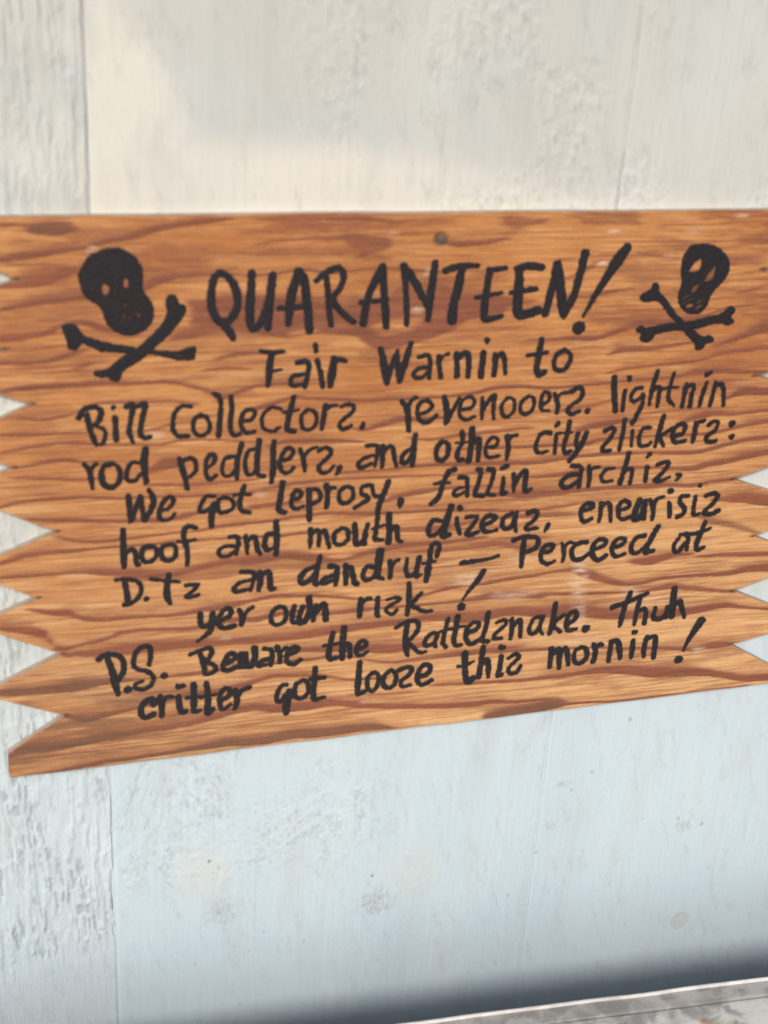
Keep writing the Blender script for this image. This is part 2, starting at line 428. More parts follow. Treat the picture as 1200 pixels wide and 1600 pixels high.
# ---------------------------------------------------------------- sign board
sign = thing('wooden_sign', 'orange-brown plywood sign with sawtooth ends, black skulls and hand-painted warning text', 'sign', (0.03, -0.001, -0.2))
SL = Vector(sign.location)
LEFT = pts('-279.8,222.3 -280.8,197.6 -253.6,181.8 -283.4,171.5 -284.6,142.9 -263.2,135.3 -284.4,129 -284.5,110.9 -247.8,96.3 -285,79.7 -285,61.2 -262,51 -285.6,41 -285.3,26.1 -235.9,0.6 -287.6,-20.5 -287.1,-32.7 -251.5,-51.1 -288,-66.1 -287.6,-74 -236.8,-98.8 -288.2,-124.1 -287.8,-130.7 -236.8,-152.3 -279.9,-180.9 -279.8,-203.1'); RIGHT = pts('305.2,222.8 312.9,186.1 277.5,179 316.5,169 329.3,108.3 287.1,95.4 334.1,85.1 345.8,29.6 284.3,9.3 355.4,-16 357.1,-24.2 312.2,-43 365.6,-64.7 366.9,-70.8 302.8,-92.5 378.6,-126.8 379.2,-129.4 309.9,-144.7 375.7,-184 376.4,-187.4')
FRONT, BACK = -6.2, -0.5
ztopL, ztopR, zbotL, zbotR = LEFT[0][1], RIGHT[0][1], LEFT[-1][1], RIGHT[-1][1]
# rows run from v=1 (top edge) to v=0 (bottom edge); the board's top and bottom edges are very slightly out of parallel
def v_of(P, zt, zb): return (P[:, 1]-zb)/(zt-zb)
xm0, xm1 = -300., 380.
def ztop(x): return ztopL+(ztopR-ztopL)*(x-LEFT[0][0])/(RIGHT[0][0]-LEFT[0][0])
def zbot(x): return zbotL+(zbotR-zbotL)*(x-LEFT[-1][0])/(RIGHT[-1][0]-LEFT[-1][0])
def tov(P): return (P[:, 1]-zbot(P[:, 0]))/(ztop(P[:, 0])-zbot(P[:, 0]))
vL, vR = tov(LEFT), tov(RIGHT)
vs = np.linspace(0, 1, 430)
vs = np.unique(np.concatenate([vs, vL, vR])); vs = vs[(vs >= 0) & (vs <= 1)]
oL = np.argsort(vL); oR = np.argsort(vR)
xl = np.interp(vs, vL[oL], LEFT[oL, 0]); xr = np.interp(vs, vR[oR], RIGHT[oR, 0])
# hand-sawn wobble
xl += 0.5*(vn(vs*60, vs*0, 5)-.5); xr += 0.5*(vn(vs*60, vs*0, 6)-.5)
us = np.linspace(0, 1, 640)
U, Vv = np.meshgrid(us, vs)
X = xl[:, None]+(xr-xl)[:, None]*U
Z = zbot(X)+(ztop(X)-zbot(X))*Vv
# top/bottom edges slightly wavy
Z += 0.35*(vn(X/30, X*0, 8)-.5)*2*sstep(.96, 1, Vv)+0.4*(vn(X/35, X*0, 9)-.5)*2*(1-sstep(0, .04, Vv))
wx = 3.0*(fbm(X/30, Z/6, 31, 3)-.5); wz = 1.5*(fbm(X/16, Z/9, 32, 4)-.5)+.5*(fbm(X/3, Z/2, 34, 2)-.5)
Xw, Zw = X+wx, Z+wz
grain = np.zeros_like(X); grey = np.zeros_like(X)
BANDS = '''0.8|-260.9,217.7,1.4 -237.6,217.5,1.2 -217.8,218.1,0.8
0.9g|-240.8,214.7,2.8 -233.8,214.6,4 -225.9,214.1,4 -218.8,214.5,2.4
0.75|-262.2,195.7,2.4 -246.4,198.7,4 -230.5,200.2,3 -210.5,202.8,1.6 -192.2,206.7,2.1 -175.1,211.5,2.7 -154.6,216.7,2.9 -133.9,219,2.5 -116,220.2,1.3
0.8|-263.4,177.8,1.8 -250.2,179.2,2.9 -235.4,181.4,3.7 -225.2,185.4,3.5 -215.1,188.2,2.5
0.8|-264.3,162.5,1.6 -248.2,165.6,1.9 -228,168.1,1.7 -211.7,169.8,1.5
0.75|-173.8,174.6,3 -164.1,179.6,3 -147.4,182.7,1.5 -132.7,183.7,1.3 -98.6,181.8,1.1 -68.3,185.2,1.3 -46.2,183,1.3 -10.6,185.5,1.3 35.3,181.5,0.9
0.85|-265.5,143.6,3.7 -249.3,144.5,2.9 -235.1,146.6,2.5 -225.9,150.7,1.7 -215.2,152.6,2.1 -204.2,150.1,2.6 -194,145.9,1.9
0.8|-266.5,126.2,1.7 -250.3,126,1.7 -233.9,127.7,1.7 -221.4,131.2,1.7 -211,133.5,1.1
0.7|-220.6,120,0.9 -213.5,122.5,1.5 -206.3,124.4,0.9
0.8|-267.8,106.2,1.7 -254.2,108.3,2.4 -233.5,109.3,2.4 -219.4,109.6,2.2 -198.4,110.1,2 -177.2,108.8,1.5 -163,109.6,1.6 -148.8,107.7,1.6 -134,102.4,1.4 -121.7,97.2,1.1
0.75|-123.9,93.6,1.1 -112.8,98.3,1.8 -104,101.7,2.1 -97.3,103.3,1.6 -74.9,105.2,1.2 -52.3,106.6,0.7
0.75|-122.7,124.7,1.1 -113.1,127.1,1.8 -97.7,127.9,1.4 -79.9,126.4,0.9
0.7|-133.6,115.9,0.9 -119.6,117.2,1.8 -104.2,115.7,0.9
0.6|-98.9,202.6,0.9 -81.9,206.2,1.3 -47.2,206.7,1.5 -29.7,207.8,2.2
0.7|33.6,202.6,2.3 42.9,201.6,2.9 61.2,203.2,2.5 75,204.8,1.4
0.6|-99.2,220,0.8 -30.2,219.4,1.1 -3.6,217.1,1.8 9.8,218.7,0.9
0.6|123.4,175.7,1.4 132.7,179.3,2.6 141.7,184.7,2.6 149.5,188.7,1.2
0.65|142.3,161.2,1 156.6,165.2,1.9 175.2,167.1,1
0.5|177.4,192.9,1 197.8,190.3,1.5 209,188.7,1
0.5|252.1,175.6,1 266.2,177.8,1.8 281.4,180.4,1
0.6|258.8,161.5,0.8 268.9,163.7,1.3 280,165.9,0.8
0.8|99.8,130.4,0.7 119.9,130.7,1.5 136.2,131.2,2 152.7,130.7,2 165.7,134.7,2.5 177.7,139.2,3.5 190,141.8,3.2 205.4,141.3,2.5 216.9,143,2 235.6,145.4,1.5 255.5,150.8,1 272.1,152.3,0.8
0.8|164.5,118,1.3 171.3,120.3,2.3 180.3,121.5,2.8 198.2,121.4,1.5 216,123.3,1.3 229.7,125.3,0.8
0.85|248.2,121.2,0.8 265.2,126.7,2.3 277.5,131.8,3.9 290.2,135,4.4 321.9,138.1,4.2
0.8|165,103.1,1 182.4,106.5,1.3 200.2,107.8,1.3 224.5,108.9,1.3 241.4,111.4,1.3 251.5,114.6,1.6 266.9,117.1,1.8 293.5,118.2,1.3 326,118.7,1.3
0.85|-97.1,87.1,2.1 -82.3,91.3,1.9 -72.4,94.2,1.6 -65.5,93.9,1.4 -43.9,91.5,1.4 -13.1,89.2,1.4 13.8,90,1.2 42.5,89.7,1.5 66.5,92.6,1.5 78.5,95.1,1.7 96.7,95.3,1.7 124.3,93.2,1.3 149.3,94.7,1.3 166,95.5,1.3 191.5,97.1,1.3 218.9,98,1.8 231.1,100.6,2.3 243.2,101.2,2.6 260.7,101.5,2.1 286.3,99.5,1.6 330.1,98.9,1.3
0.7|-255.3,87,0.9 -241.3,85.4,1.3 -230.4,87.2,1.5 -217.6,89.8,1.1 -206,95.3,1.1 -184.7,95.8,1.6 -167.6,95.5,1.8 -152.4,95.3,1.6 -139.3,91.4,0.7
0.75|-269.7,75.3,1.3 -248.9,75.1,1.3 -227.9,75,1.3 -211,74.6,0.9
0.75|-270.4,62.7,1.5 -256.5,65.3,1.5 -242.2,67.3,1.6 -221,67.6,1.3 -202.7,65.7,1.1 -171.1,63.1,1.1 -149.1,65.3,1.2 -126.9,65.1,0.9 -96.7,61.5,0.7
0.6|-172.3,74.1,0.9 -163.5,76,1.4 -156.1,78,1.4 -141.5,80.6,0.9 -128.3,82.4,0.7
0.75|-261.5,51.4,1.1 -242.8,54.1,1.8 -228.8,55.2,1.8 -217.3,53.2,1.4 -203.1,52.8,1.1 -185.8,50.9,0.7
0.8|-87.5,57.6,0.9 -78.4,60.6,1.9 -64.6,61.3,1.9 -35.1,59.3,1.5 -19.9,57.5,1
0.8|-32.3,69.1,0.7 -18.1,66.9,1.7 -4.1,71.6,3.2 7.6,74.5,3.4 17.3,73.1,2.2 43.8,73.8,1
0.75|15.8,58.7,1 31.9,56.8,1.5 49.8,58.9,1.7 74.3,60.7,1.8 94.2,61.3,1.5 110.2,62,1
0.85|145.3,57.7,2.1 155.1,61.3,3.4 167.8,62.8,3.1 180.6,64.2,2.3 196.3,64.5,0.8
0.85|232.7,61.7,2.4 245.4,65.9,3.5 258.2,66.9,2.4 276.2,66,1.9 303.4,67.4,1.6 336.6,68,1.4
0.85|264.8,78.6,2.1 275.8,83.4,4 285.2,85.1,4.5 300.3,83.4,3.8 333.2,84.1,3.3
0.65|126.5,74,1.3 143,76.3,1.8 156.5,78.2,1.8 170.5,81.2,0.8
0.8|55.6,48.5,0.8 95.6,47.4,1.5 113.3,47.4,1.5 136.3,46.7,1.6 155.3,47.3,2.1 167,49.8,1.6 187.8,50.3,1.3 219.6,50.3,1.3 251.8,50.8,1.6 269.4,52.5,1.9 287.3,56.5,2.2 305.3,57.7,1.6 338.4,59.4,1.7
0.85|-35.5,34.3,1 -2,34.3,1.2 22.2,36.5,1.5 46.7,36.6,1.8 96.8,34.8,2.1 122.4,34.4,2.1 139.1,36.1,2.1 156.6,37.2,1.8 173.9,37.4,1.6 200.3,37,1.3 236.4,35.5,2.2 254.3,36.2,2.2 271.6,40.1,2.2 289.7,43.5,2.2 307.8,44.7,2.2 340.7,48.4,2.2
0.8|98.1,22.7,1 111.9,22.4,1.6 135.6,22.6,1.8 158,26,1.9 195.1,25,1.6 223.8,23.3,1.4 247.5,21.4,2.7 260.1,24.5,3.3 274.2,25.8,3.3 292.3,29.7,3.3 310.3,32,3.1 343.4,35.7,2.5
0.85|68.7,11.3,0.8 99.5,8.3,2.4 116.5,7.7,3.2 139.4,7.9,2.7 158.1,8.9,2.1 197.4,9.1,2.2 230,8.2,2.2 252.1,6.9,1.9 264.4,8.9,1.7 286.5,9.7,1.4
0.75|-96.1,23.3,1.5 -77.5,26.7,1.7 -57.5,28.5,1.5 -33.8,29.1,1.2 -1.6,28.7,1.2 32.5,28.2,1 77.4,27.6,1
0.7|-263.2,44.4,0.9 -243.4,42.2,1.4 -219.5,40.3,1.4 -203.5,40.3,0.9
0.75|-173,32.6,0.7 -150.7,31.7,1.6 -137.2,31.9,1.9 -119.1,32.2,1.4 -96.2,32.8,1
0.8|-272.9,22.4,1.4 -258.8,25.3,1.4 -244.2,26.3,1.4 -222.7,26.4,1.4 -188.7,24.2,1.2 -150.8,22.8,0.9 -123.6,22.5,1 -96,22.8,1.2
0.8|-253.5,11.8,1.6 -239.4,10.3,2.1 -223.4,9.2,1.9 -190,6.4,1.4 -169,5.4,1.9 -152.3,6.8,2.4 -137.3,9.3,1.9 -123.6,12.4,1
0.75|-100.5,10.9,2.2 -81.9,12.2,2.2 -63.1,12.5,1.2
0.75|-0.5,9.5,1 4.2,11.2,2.3 18.7,14.5,3 33.4,16.2,2.5 48.2,16.8,1.5 78.3,17,1
0.85|-235.6,-2.9,1.2 -217,-7.8,1.4 -194.8,-8.4,1.4 -179.6,-7,1.4 -157,-6.1,1.2 -141.9,-5.7,1.2 -118.9,-2.2,1.7 -95.7,-1.2,1.5 -64.2,0.7,1.5 -40.3,2.2,1.5 -16.1,0.6,1.5 16.3,-1.1,1.3 36.1,-0.9,1.3 70,-2.6,1.3 100.9,-5.2,1.3 132,-5.1,1.3 152.8,-3.3,1.1
0.8|-275.5,-20,2.3 -261.1,-16,2.8 -246.2,-14.7,2.3 -224.3,-14.3,1.7 -193.2,-13.6,1.2 -173.8,-13.6,1.2 -137.3,-12.7,1.2 -118.8,-12.5,1 -95.5,-13.2,1.2 -78,-13.4,1.5 -57.5,-12.8,1.3
0.7|8.3,-15.4,1.5 25.7,-15.6,3.1 40.7,-15.6,3.1 60.8,-13.8,1.6 80.9,-10.9,1.1 101.4,-10.1,1.9 127.4,-10.3,2.9 153.8,-11.5,1.9
0.8|-276.3,-32,1.9 -258.9,-32,1.6 -241.3,-31.9,1.4 -223.6,-31.8,1.7 -205.8,-32.7,3.4 -178.8,-35.4,4.4 -155.9,-37.3,3.9 -137.4,-34.6,3.5 -118.7,-31.8,3.2 -95.2,-31,5 -76.2,-28.3,5 -56.9,-31.9,4.6 -32.4,-37,2.1 -17.8,-33.8,2.6 1.7,-30,3.1 21.5,-28.2,2.6 51.8,-28.3,1.8 82.3,-26.2,1.3
0.65|22,-34.7,1.6 52.2,-33.8,3.2 72.6,-33.1,3.7 93.2,-32.5,3.8 120,-38.4,3.5 141,-37.2,1.6
0.8|270,-7,1.4 289.4,-6.1,4.8 300.7,-6.2,6.2 318.4,-9.6,6.6 353.6,-13,6.4
0.5g|255.4,-19.6,1.4 273.1,-25.3,3.7 294,-31.3,3.4 315.6,-39.8,1.5
0.8|205.9,-57.4,1.7 219.7,-57.4,4.6 233.3,-55.6,4.6 247,-53.7,2.6 259.5,-54.7,1.2
0.85|264.5,-57.4,1.4 287.3,-57.4,2.3 310.5,-58.6,2.3 328.1,-59.4,2.4 363.7,-61.6,2.4
0.85|24.7,-75.3,1.1 46.4,-70.5,1.6 63.7,-68,1.6 86,-66.5,1.6 106.8,-64.3,1.6 128,-63.2,1.7 142.1,-60.9,1.4 157.2,-61,2.2 165.6,-63.4,4.5 177,-67.2,5.1 188.6,-72.2,3.7 200.3,-76.7,2.3 217.1,-77.5,2 239.1,-74.6,1.7 273.2,-75.1,1.8 292.2,-75.5,2.4 311.3,-72.3,3.5 330.5,-72,4.8 365.7,-70.7,4.8
0.85|97.7,-78.9,1.1 144.5,-81.2,1.7 180.8,-83.8,1.4 218.2,-85.2,1.2 234.8,-83.7,2.3 247.6,-82.4,3.5 265.4,-86.3,2.9 287.4,-90.6,2.1 305.2,-92.7,1.8
0.8|25.9,-94.2,3.5 46.5,-92.6,4.9 78.1,-95.5,6.7 109.8,-93.8,4.5 137.1,-96.8,6.2 164.4,-97.6,6.9 192.8,-103.1,6.4 221.3,-106.3,5 255.7,-107.6,5.3 272.7,-106.1,4.8 295.8,-105.1,3.3 314,-108.6,1.8 338.4,-112.6,1.5 375.1,-115.9,1.5
0.85|91.8,-129.7,1.1 113.5,-130.7,1.7 137.1,-131.2,1.7 168.9,-133.8,1.2 226.2,-139.5,1.5 255.4,-142.4,1.8 276.3,-145.1,2.7 290.6,-142.8,3.7 308.5,-143.3,2.8
0.85|49.1,-156.3,1.4 72.7,-157.1,2 94.5,-158.2,2 116.4,-159.4,2 134.7,-159.5,2.1 172,-158.5,2.4 190.4,-156.8,3.6 210,-158.2,4.8 241.3,-163.4,6.1 269.1,-165.7,6.2 289.2,-169,4.7 309.9,-174.4,4.4 331.3,-179.3,4.4 351.6,-180.1,4.5 388.3,-178.8,3.9
0.9g|97.5,-191.2,3.5 119.4,-188.8,5.3 137.8,-188.4,6.3 152.7,-185.7,6.3 164,-185.7,3.6
0.85|164.1,-187,1.8 187.1,-188.3,1.5 214.3,-189.5,1.5 252.8,-189.3,1.2 282.3,-188.1,0.9 332.9,-187.8,1
0.9g|-147.6,-193.4,2.4 -117.8,-191.1,3.8 -92.6,-192.4,4.4 -67.2,-189.5,5 -41.5,-190.2,5.1 -15.5,-189.6,4.5 5.6,-190.3,2.9 19.1,-193.8,0.9
0.85g|-254,-202.9,1.1 -235,-200.1,1.9 -211,-197.3,2.1 -191.7,-196.8,1.6 -162.4,-195.1,1.9 -142.7,-192.8,2.4
0.85|-93.1,-160.2,4.1 -76.5,-163.2,4.4 -51.1,-163.8,4.7 -32.2,-162.9,3.6 0.8,-169.7,3.4 45.7,-175.4,2.9 81.5,-178.2,2.9 100.1,-177.9,2.6 118.5,-179.9,2.1 152.1,-181.2,0.9
0.9g|-278.7,-183.9,2.1 -265.4,-177.5,5.2 -246.8,-178.1,4.7 -223.2,-176.4,3.4 -199.3,-174,3.2
0.85|-199.3,-174,3.2 -175.2,-171.1,3.2 -150.9,-169.9,3.2 -126.4,-165.7,3.8 -110.6,-161.7,4.1 -93.1,-160.2,4.1
0.85g|-236.3,-152.9,1.5 -222.4,-156.8,2.6 -209.7,-154.9,2.6
0.85|-209.7,-154.9,2.6 -198.7,-152.7,2.3 -182.5,-150.5,1.6 -161.8,-147.1,1.6 -147.3,-143,2.6 -127.9,-142.9,3.5 -113.2,-141.6,3.2 -93.5,-136.8,2.4 -81.2,-134.1,2.1 -68.7,-134.8,1.6 -43.4,-137.5,1.4 -22.8,-143.2,1.4 8.4,-146,1.1
0.85g|-282.1,-126.9,3.2 -267.2,-127.5,3.2 -244.4,-127.2,4.3 -226,-126.4,4.8 -208.7,-125.5,3.3 -190,-125.8,1.5
0.7|-190,-125.8,1.3 -166.3,-126.1,1.3 -147.2,-124.8,2.1 -127.9,-124.5,2.1 -103.5,-123.7,2.1 -78.9,-122.2,2.1 -54,-121.9,1.9 -23.7,-121.5,1.4 7.5,-130.5,1.4 28.3,-130.3,2.2 59.7,-128.8,3.4 80.9,-128,3.4 102.4,-127.2,2.8 124,-126.9,1.1
0.8|-74.2,-111.9,1.3 -44.3,-112.6,3.5 -13.9,-115,4.6 1.5,-116.5,5.7 17.1,-118.1,5 40.5,-117.5,2.5
0.9|-278.8,-72.8,1.9 -264.4,-75.7,3.1 -252.5,-78.4,3.9 -243.8,-83.6,4.2 -246.3,-89.2,3.2 -235.2,-93.6,2 -220,-91.3,1.7 -204.4,-88.5,1.5 -196,-84.4,1.5 -181.1,-83.6,1.5 -157.8,-85.3,1.5 -137.5,-85,1.5 -123.2,-83.1,1.3 -108.9,-81.1,2.1 -94.4,-81.9,2.8 -79.9,-79.9,2.3 -65.2,-78.5,1.3
0.85|-256.8,-59,1.4 -242.8,-63.4,2.7 -229.4,-64.7,3.2 -219.3,-69.8,2.5 -203.9,-72.3,2 -173.5,-72.4,1.7 -150.2,-73,2 -134.2,-70.1,3.3 -118.5,-68.8,3.6 -104.2,-66.8,2.6 -94.6,-65.4,2 -80.2,-64,2.1 -60.7,-65.1,1.6 -46,-66.4,1.6 -16,-71.8,1.3 4.3,-75.2,0.8
0.75|-45.4,-82.5,1.3 -20.5,-81.4,2.4 4.7,-81.4,1.6 30.1,-80.9,1.4 56,-80.9,1.4 76.7,-79.9,2.5 89.7,-78.2,4.1 102.9,-78.2,4.4 116.3,-79.3,3.6 135.6,-83.3,2
0.75|-233.1,-99.2,2 -212.5,-99.1,4.5 -189.4,-98.1,6.1 -165.9,-97.7,5.9 -142.3,-97.8,5.1 -118.3,-98.5,4.7 -94.1,-99.7,4.2 -74.5,-100,4.2 -44.9,-97.7,4.5 -14.8,-95.5,4.6 15.7,-94.9,3.8 36.2,-93.4,3
0.6|-274.7,-6,0.7 -261.7,-4.5,0.9 -248.7,-2.9,0.9
0.5|-22.1,-157.5,0.8 9.2,-160.4,1.1 35.6,-160.9,0.9
0.5|-266,134.5,0.6 -241.7,135,0.8 -221.1,138.3,0.6
0.4|-213.8,-136.2,0.8 -166.5,-136.9,1 -152.1,-135.6,0.8
0.5|170.3,-144.9,0.9 204.6,-148.4,1.2 234,-153.9,0.9
0.45|44.4,2.3,0.8 79.5,4.2,1 120.6,3.7,0.8'''
for ln in BANDS.splitlines():
    hd, ps = ln.split('|'); isg = hd.endswith('g'); s = float(hd.rstrip('g'))
    P = smooth(pts(ps), 4); P = P[np.argsort(P[:, 0])]
    cz = np.interp(Xw, P[:, 0], P[:, 1]); hw = np.interp(Xw, P[:, 0], P[:, 2])*1.06
    e = sstep(P[0, 0]-8, P[0, 0]+2, Xw)*(1-sstep(P[-1, 0]-2, P[-1, 0]+8, Xw))
    hw = np.maximum(hw*np.clip(e*1.3, .05, 1), .05)
    q = (Zw-cz)/hw-.08                        # -1 bottom edge, +1 top edge
    pr = sstep(-1.0-.5/hw, -1.0+.35/hw, q)*(1-sstep(.15, 1.25, q)*1.0)
    pr = pr*(1.0-.22*sstep(-.7, .9, q))
    val = s*e*pr
    grain = np.maximum(grain, val)
    if isg: grey = np.maximum(grey, val*.85)
POLYS = '''0.75|-147.5,166.6 -132.7,166.7 -122.9,169.1 -108.3,168.8 -98.4,168.6 -84,166.9 -57.4,163.1 -39.4,158.2 -27.4,162.4 -9.5,165.2 3.7,174 14.1,175.1 32.7,173.4 45.8,166.7 64.6,166.3 83.9,163.5 105.8,160.2 98.9,157.5 84.6,156 77,150.6 53.6,146.5 38.7,137.5 7.9,129.1 -7.2,125.8 -19.9,130 -26.2,137.2 -53.5,140.3 -75.7,136.4 -97.9,140.7 -124.1,143.3 -141.3,139.3 -160.1,136.8 -147.7,145.4 -142.1,151.9 -141.2,158.5
-0.9|-77.6,141.5 -69.3,144 -57.2,143.6 -54.9,141.7 -66.9,138.9 -74.9,139.1
-0.9|-18.8,143.9 -8.4,147.3 4.4,147.9 16.8,148.9 20.7,146.5 10.5,139.8 -7.8,136.1 -14.9,140.1
-0.6|-44.7,145.6 -35.7,146.2 -33.3,143.4 -42.3,142.7
-0.7|-156.2,146.5 -141.3,147.9 -140,146 -154.9,144.2
0.7|-47.2,208 -34.2,210.4 -23.1,208.6 -5.1,205.7 -6,198.7 -20.1,194.5 -33.3,190.3 -26.9,197.2
0.65|68.8,220.4 78.1,220.8 92.4,218 107.3,219.2 102.2,214.3 79,211.9 71.7,214.6
0.75|-174.6,43.9 -166.1,50.7 -159.4,53.8 -148.3,52.7 -146.2,45.7 -158.7,43 -173.7,41
0.45|-95.2,-31 -76.3,-26.1 -52.2,-30.1 -37.3,-36.6 -17.8,-34.9 1.8,-31 31.6,-29 62.1,-30.2 52.6,-38.2 22.3,-40.2 -17.3,-45.8 -46.8,-44.5 -75.9,-42.2 -95,-42.2 -123.4,-46.8 -165.2,-44.4 -197.1,-40.7 -196.9,-36 -165.1,-37.6 -128.1,-33.7
-0.8|-43.4,-31.9 -18,-31.7 -30,-36.1 -41.3,-35.3
0.4|-17.1,-49.6 12.5,-43.8 52.8,-40.4 63.3,-44.5 33.1,-49.9 3.1,-54
0.35|-264.9,153.1 -240.7,154.6 -228.7,152.1 -237.1,145.8 -265.5,142.3
0.3|-128.5,201.7 -77.5,203.1 -38,198.3 -37.8,193 -85.9,194.6 -128.5,196.1'''
for ln in POLYS.splitlines():
    s, ps = ln.split('|'); s = float(s); P = pts(ps)
    m = (Xw > P[:, 0].min()-8) & (Xw < P[:, 0].max()+8) & (Zw > P[:, 1].min()-8) & (Zw < P[:, 1].max()+8)
    sd_ = np.full(X.shape, -99.); sd_[m] = poly_sd(P, Xw[m], Zw[m])
    f_ = sstep(-.9, 1.2, sd_)
    if s > 0: grain = np.maximum(grain, s*f_*(.8+.2*fbm(X/40, Z/5, 35)))
    else: grain = grain*(1+s*f_)
# secondary faint grain between the traced bands
flow = Z-np.interp(X, [-280, 0, 360], [0, 3, 12])+6*(fbm(X/120, Z/40, 36, 3)-.5)
ln2 = fbm(X/80, flow/1.9, 37, 4, .6)
sec = .40*sstep(.46, .72, ln2)*(.25+.75*sstep(.35, .6, fbm(X/90, Z/30, 46, 2)))
grain = np.clip(np.maximum(grain, sec)*(0.80+.40*fbm(X/28, Z/3, 38, 3)), 0, 1)
blur = lambda a: (a+np.roll(a, 1, 1)+np.roll(a, -1, 1)+np.roll(a, 2, 1)+np.roll(a, -2, 1))/5
grain = blur(blur(grain))
# soft reddish clouding beside the bands
gs = grain.copy()
for _ in range(7): gs = (gs+np.roll(gs, 1, 0)*1.0+np.roll(gs, 2, 0)+np.roll(gs, -1, 0))/4
grain = np.clip(np.maximum(grain, .62*gs), 0, 1)
mott = sstep(.40, .68, fbm(X/45+Z/60, Z/11, 47, 4, .6))
grain = np.clip(grain+(.40-.26*sstep(200, 60, Z))*mott*(1-grain), 0, 1)
hi = sstep(.54, .74, fbm(X/60+Z/90, Z/3.2, 48, 4, .6))*(1-sstep(.15, .45, grain))
# the lower left corner has weathered grey
gc = sstep(-40, -250, X)*sstep(-90, -160, Z)
grain = np.clip(grain+.22*gc*(1-grain), 0, 1)
grey = np.clip(grey+.10*gc+.60*gc*sstep(.42, .66, fbm(X/34, Z/7, 39, 3)), 0, .95)
pale = .55*hi*(.4+.6*sstep(200, 60, Z))+np.clip(sstep(100, -150, Z)*.55+.25*sstep(-100, 300, X)*sstep(150, -50, Z), 0, 1)*(.6+.6*fbm(X/60, Z/20, 41, 3))
wear_glare = np.zeros_like(X)  # worn pale spots, plus a tall glare streak painted as lighter wood
for x, z, rx, rz, s in [(163.4, -67.2, 7.9, 33.7, 0.55), (167.8, -102.6, 6.9, 28.7, 0.35), (70.0, -62.4, 16.3, 7.6, 0.5), (115.5, -46.4, 12.0, 4.4, 0.35), (108.4, -79.8, 22.2, 5.5, 0.35), (-116.1, -75.0, 7.2, 2.0, 0.5), (-5.3, 209.2, 5.3, 1.3, 0.4), (154.6, 208.8, 6.6, 1.9, 0.65), (149.9, 185.9, 4.8, 2.4, 0.8), (121.2, 165.5, 3.3, 3.8, 0.7), (20.5, 181.8, 2.3, 3.6, 0.7), (15.0, 154.5, 6.5, 2.8, 0.6), (250.9, 219.0, 7.8, 2.4, 0.4), (-204.5, 200.6, 4.5, 2.9, 0.7), (-168.0, 70.1, 7.3, 3.6, 0.5), (-92.3, 20.5, 5.8, 2.9, 0.5), (-71.0, -143.3, 8.7, 3.8, 0.5), (-118.4, -96.3, 6.2, 3.1, 0.5), (-0.2, -84.4, 5.4, 2.1, 0.5), (168.0, -126.4, 29.1, 5.8, 0.3), (200.3, 190.2, 4.9, 1.9, 0.5), (219.7, -95.4, 23.3, 4.1, 0.35), (209.9, -85.7, 8.1, 4.6, 0.6), (-132.7, -73.5, 5.1, 2.5, 0.4), (-1.0, -165.9, 9.0, 2.8, 0.4), (279.5, -146.7, 7.3, 3.1, 0.4), (227.9, 4.0, 9.9, 3.3, 0.3), (-88.7, 183.8, 2.2, 3.0, 0.5), (217.3, 208.6, 9.6, 2.4, 0.3), (277.3, 89.5, 10.6, 2.7, 0.2)]:
    d = np.hypot((X-x)/rx, (Z-z)/rz)+.9*(fbm(X/8, Z/4, 42, 3)-.5)
    wear_glare = np.maximum(wear_glare, min(1, s*1.45)*(1-sstep(.2, 1.3, d)))
recess_dark = np.zeros_like(X)  # darkness inside small recesses coloured on: saw cuts, nail dent, hole
# saw overcuts at the notch points
for P, sgn in ((LEFT, 1), (RIGHT, -1)):
    for i in range(1, len(P)-1):
        if (P[i][0]-P[i-1][0])*sgn > 5 and (P[i][0]-P[i+1][0])*sgn > 5:
            x, z = P[i]
            recess_dark = np.maximum(recess_dark, .8*(1-sstep(.5, 2.0, np.hypot((X-x-sgn*.8)/1.9, (Z-z)/1.0))))
nx, nz = 28.9, 204.4
d = np.hypot(X-nx, Z-nz)
recess_dark = np.maximum(recess_dark, .75*(1-sstep(4.2, 6.6, d))*(.5+.5*sstep(2, -5, X-nx)))
dz = np.hypot((X-279.1)/3.5, (Z-(179.0))/2.5)
recess_dark = np.maximum(recess_dark, .8*(1-sstep(.4, 1.1, dz)))
hgt = 0.22*grain+.16*(fbm(X/26, Z/.9, 43, 2)-.5)-.9*recess_dark
nr, nc = X.shape
V = np.stack([X, FRONT-hgt+0*X, Z], -1).reshape(-1, 3)
F = grid_faces(nr, nc)
idx = np.arange(nr*nc).reshape(nr, nc)
loop = np.concatenate([idx[0, :], idx[1:, -1], idx[-1, -2::-1], idx[-2:0:-1, 0]])
nb = len(loop); k = np.arange(nb)
ring = V[loop]
E0 = ring.copy(); E1 = ring.copy(); E1[:, 1] = BACK
nV = len(V)
S = np.stack([nV+k, nV+nb+k, nV+nb+(k+1) % nb, nV+(k+1) % nb], -1)
Bk = V.reshape(nr, nc, 3)[:, [0, nc-1]].reshape(-1, 3).copy(); Bk[:, 1] = BACK
kb = np.arange(nr-1)*2+nV+2*nb
SB = np.stack([kb, kb+2, kb+3, kb+1], -1)
Vall = np.vstack([V, E0, E1, Bk]); Fall = np.vstack([F, S, SB])
pad = lambda a: np.concatenate([a.ravel(), np.zeros(2*nb+2*nr)])
me = mesh_np('board', Vall/1000-np.array(SL), Fall, [M_WOOD, M_EDGE],
             dict(grain=pad(grain), grey=pad(grey), pale=pad(pale), wear_glare=pad(wear_glare), recess_dark=pad(recess_dark)),
             midx=np.concatenate([np.zeros(len(F)), np.ones(len(S)+len(SB))]))
link('board', me, sign)

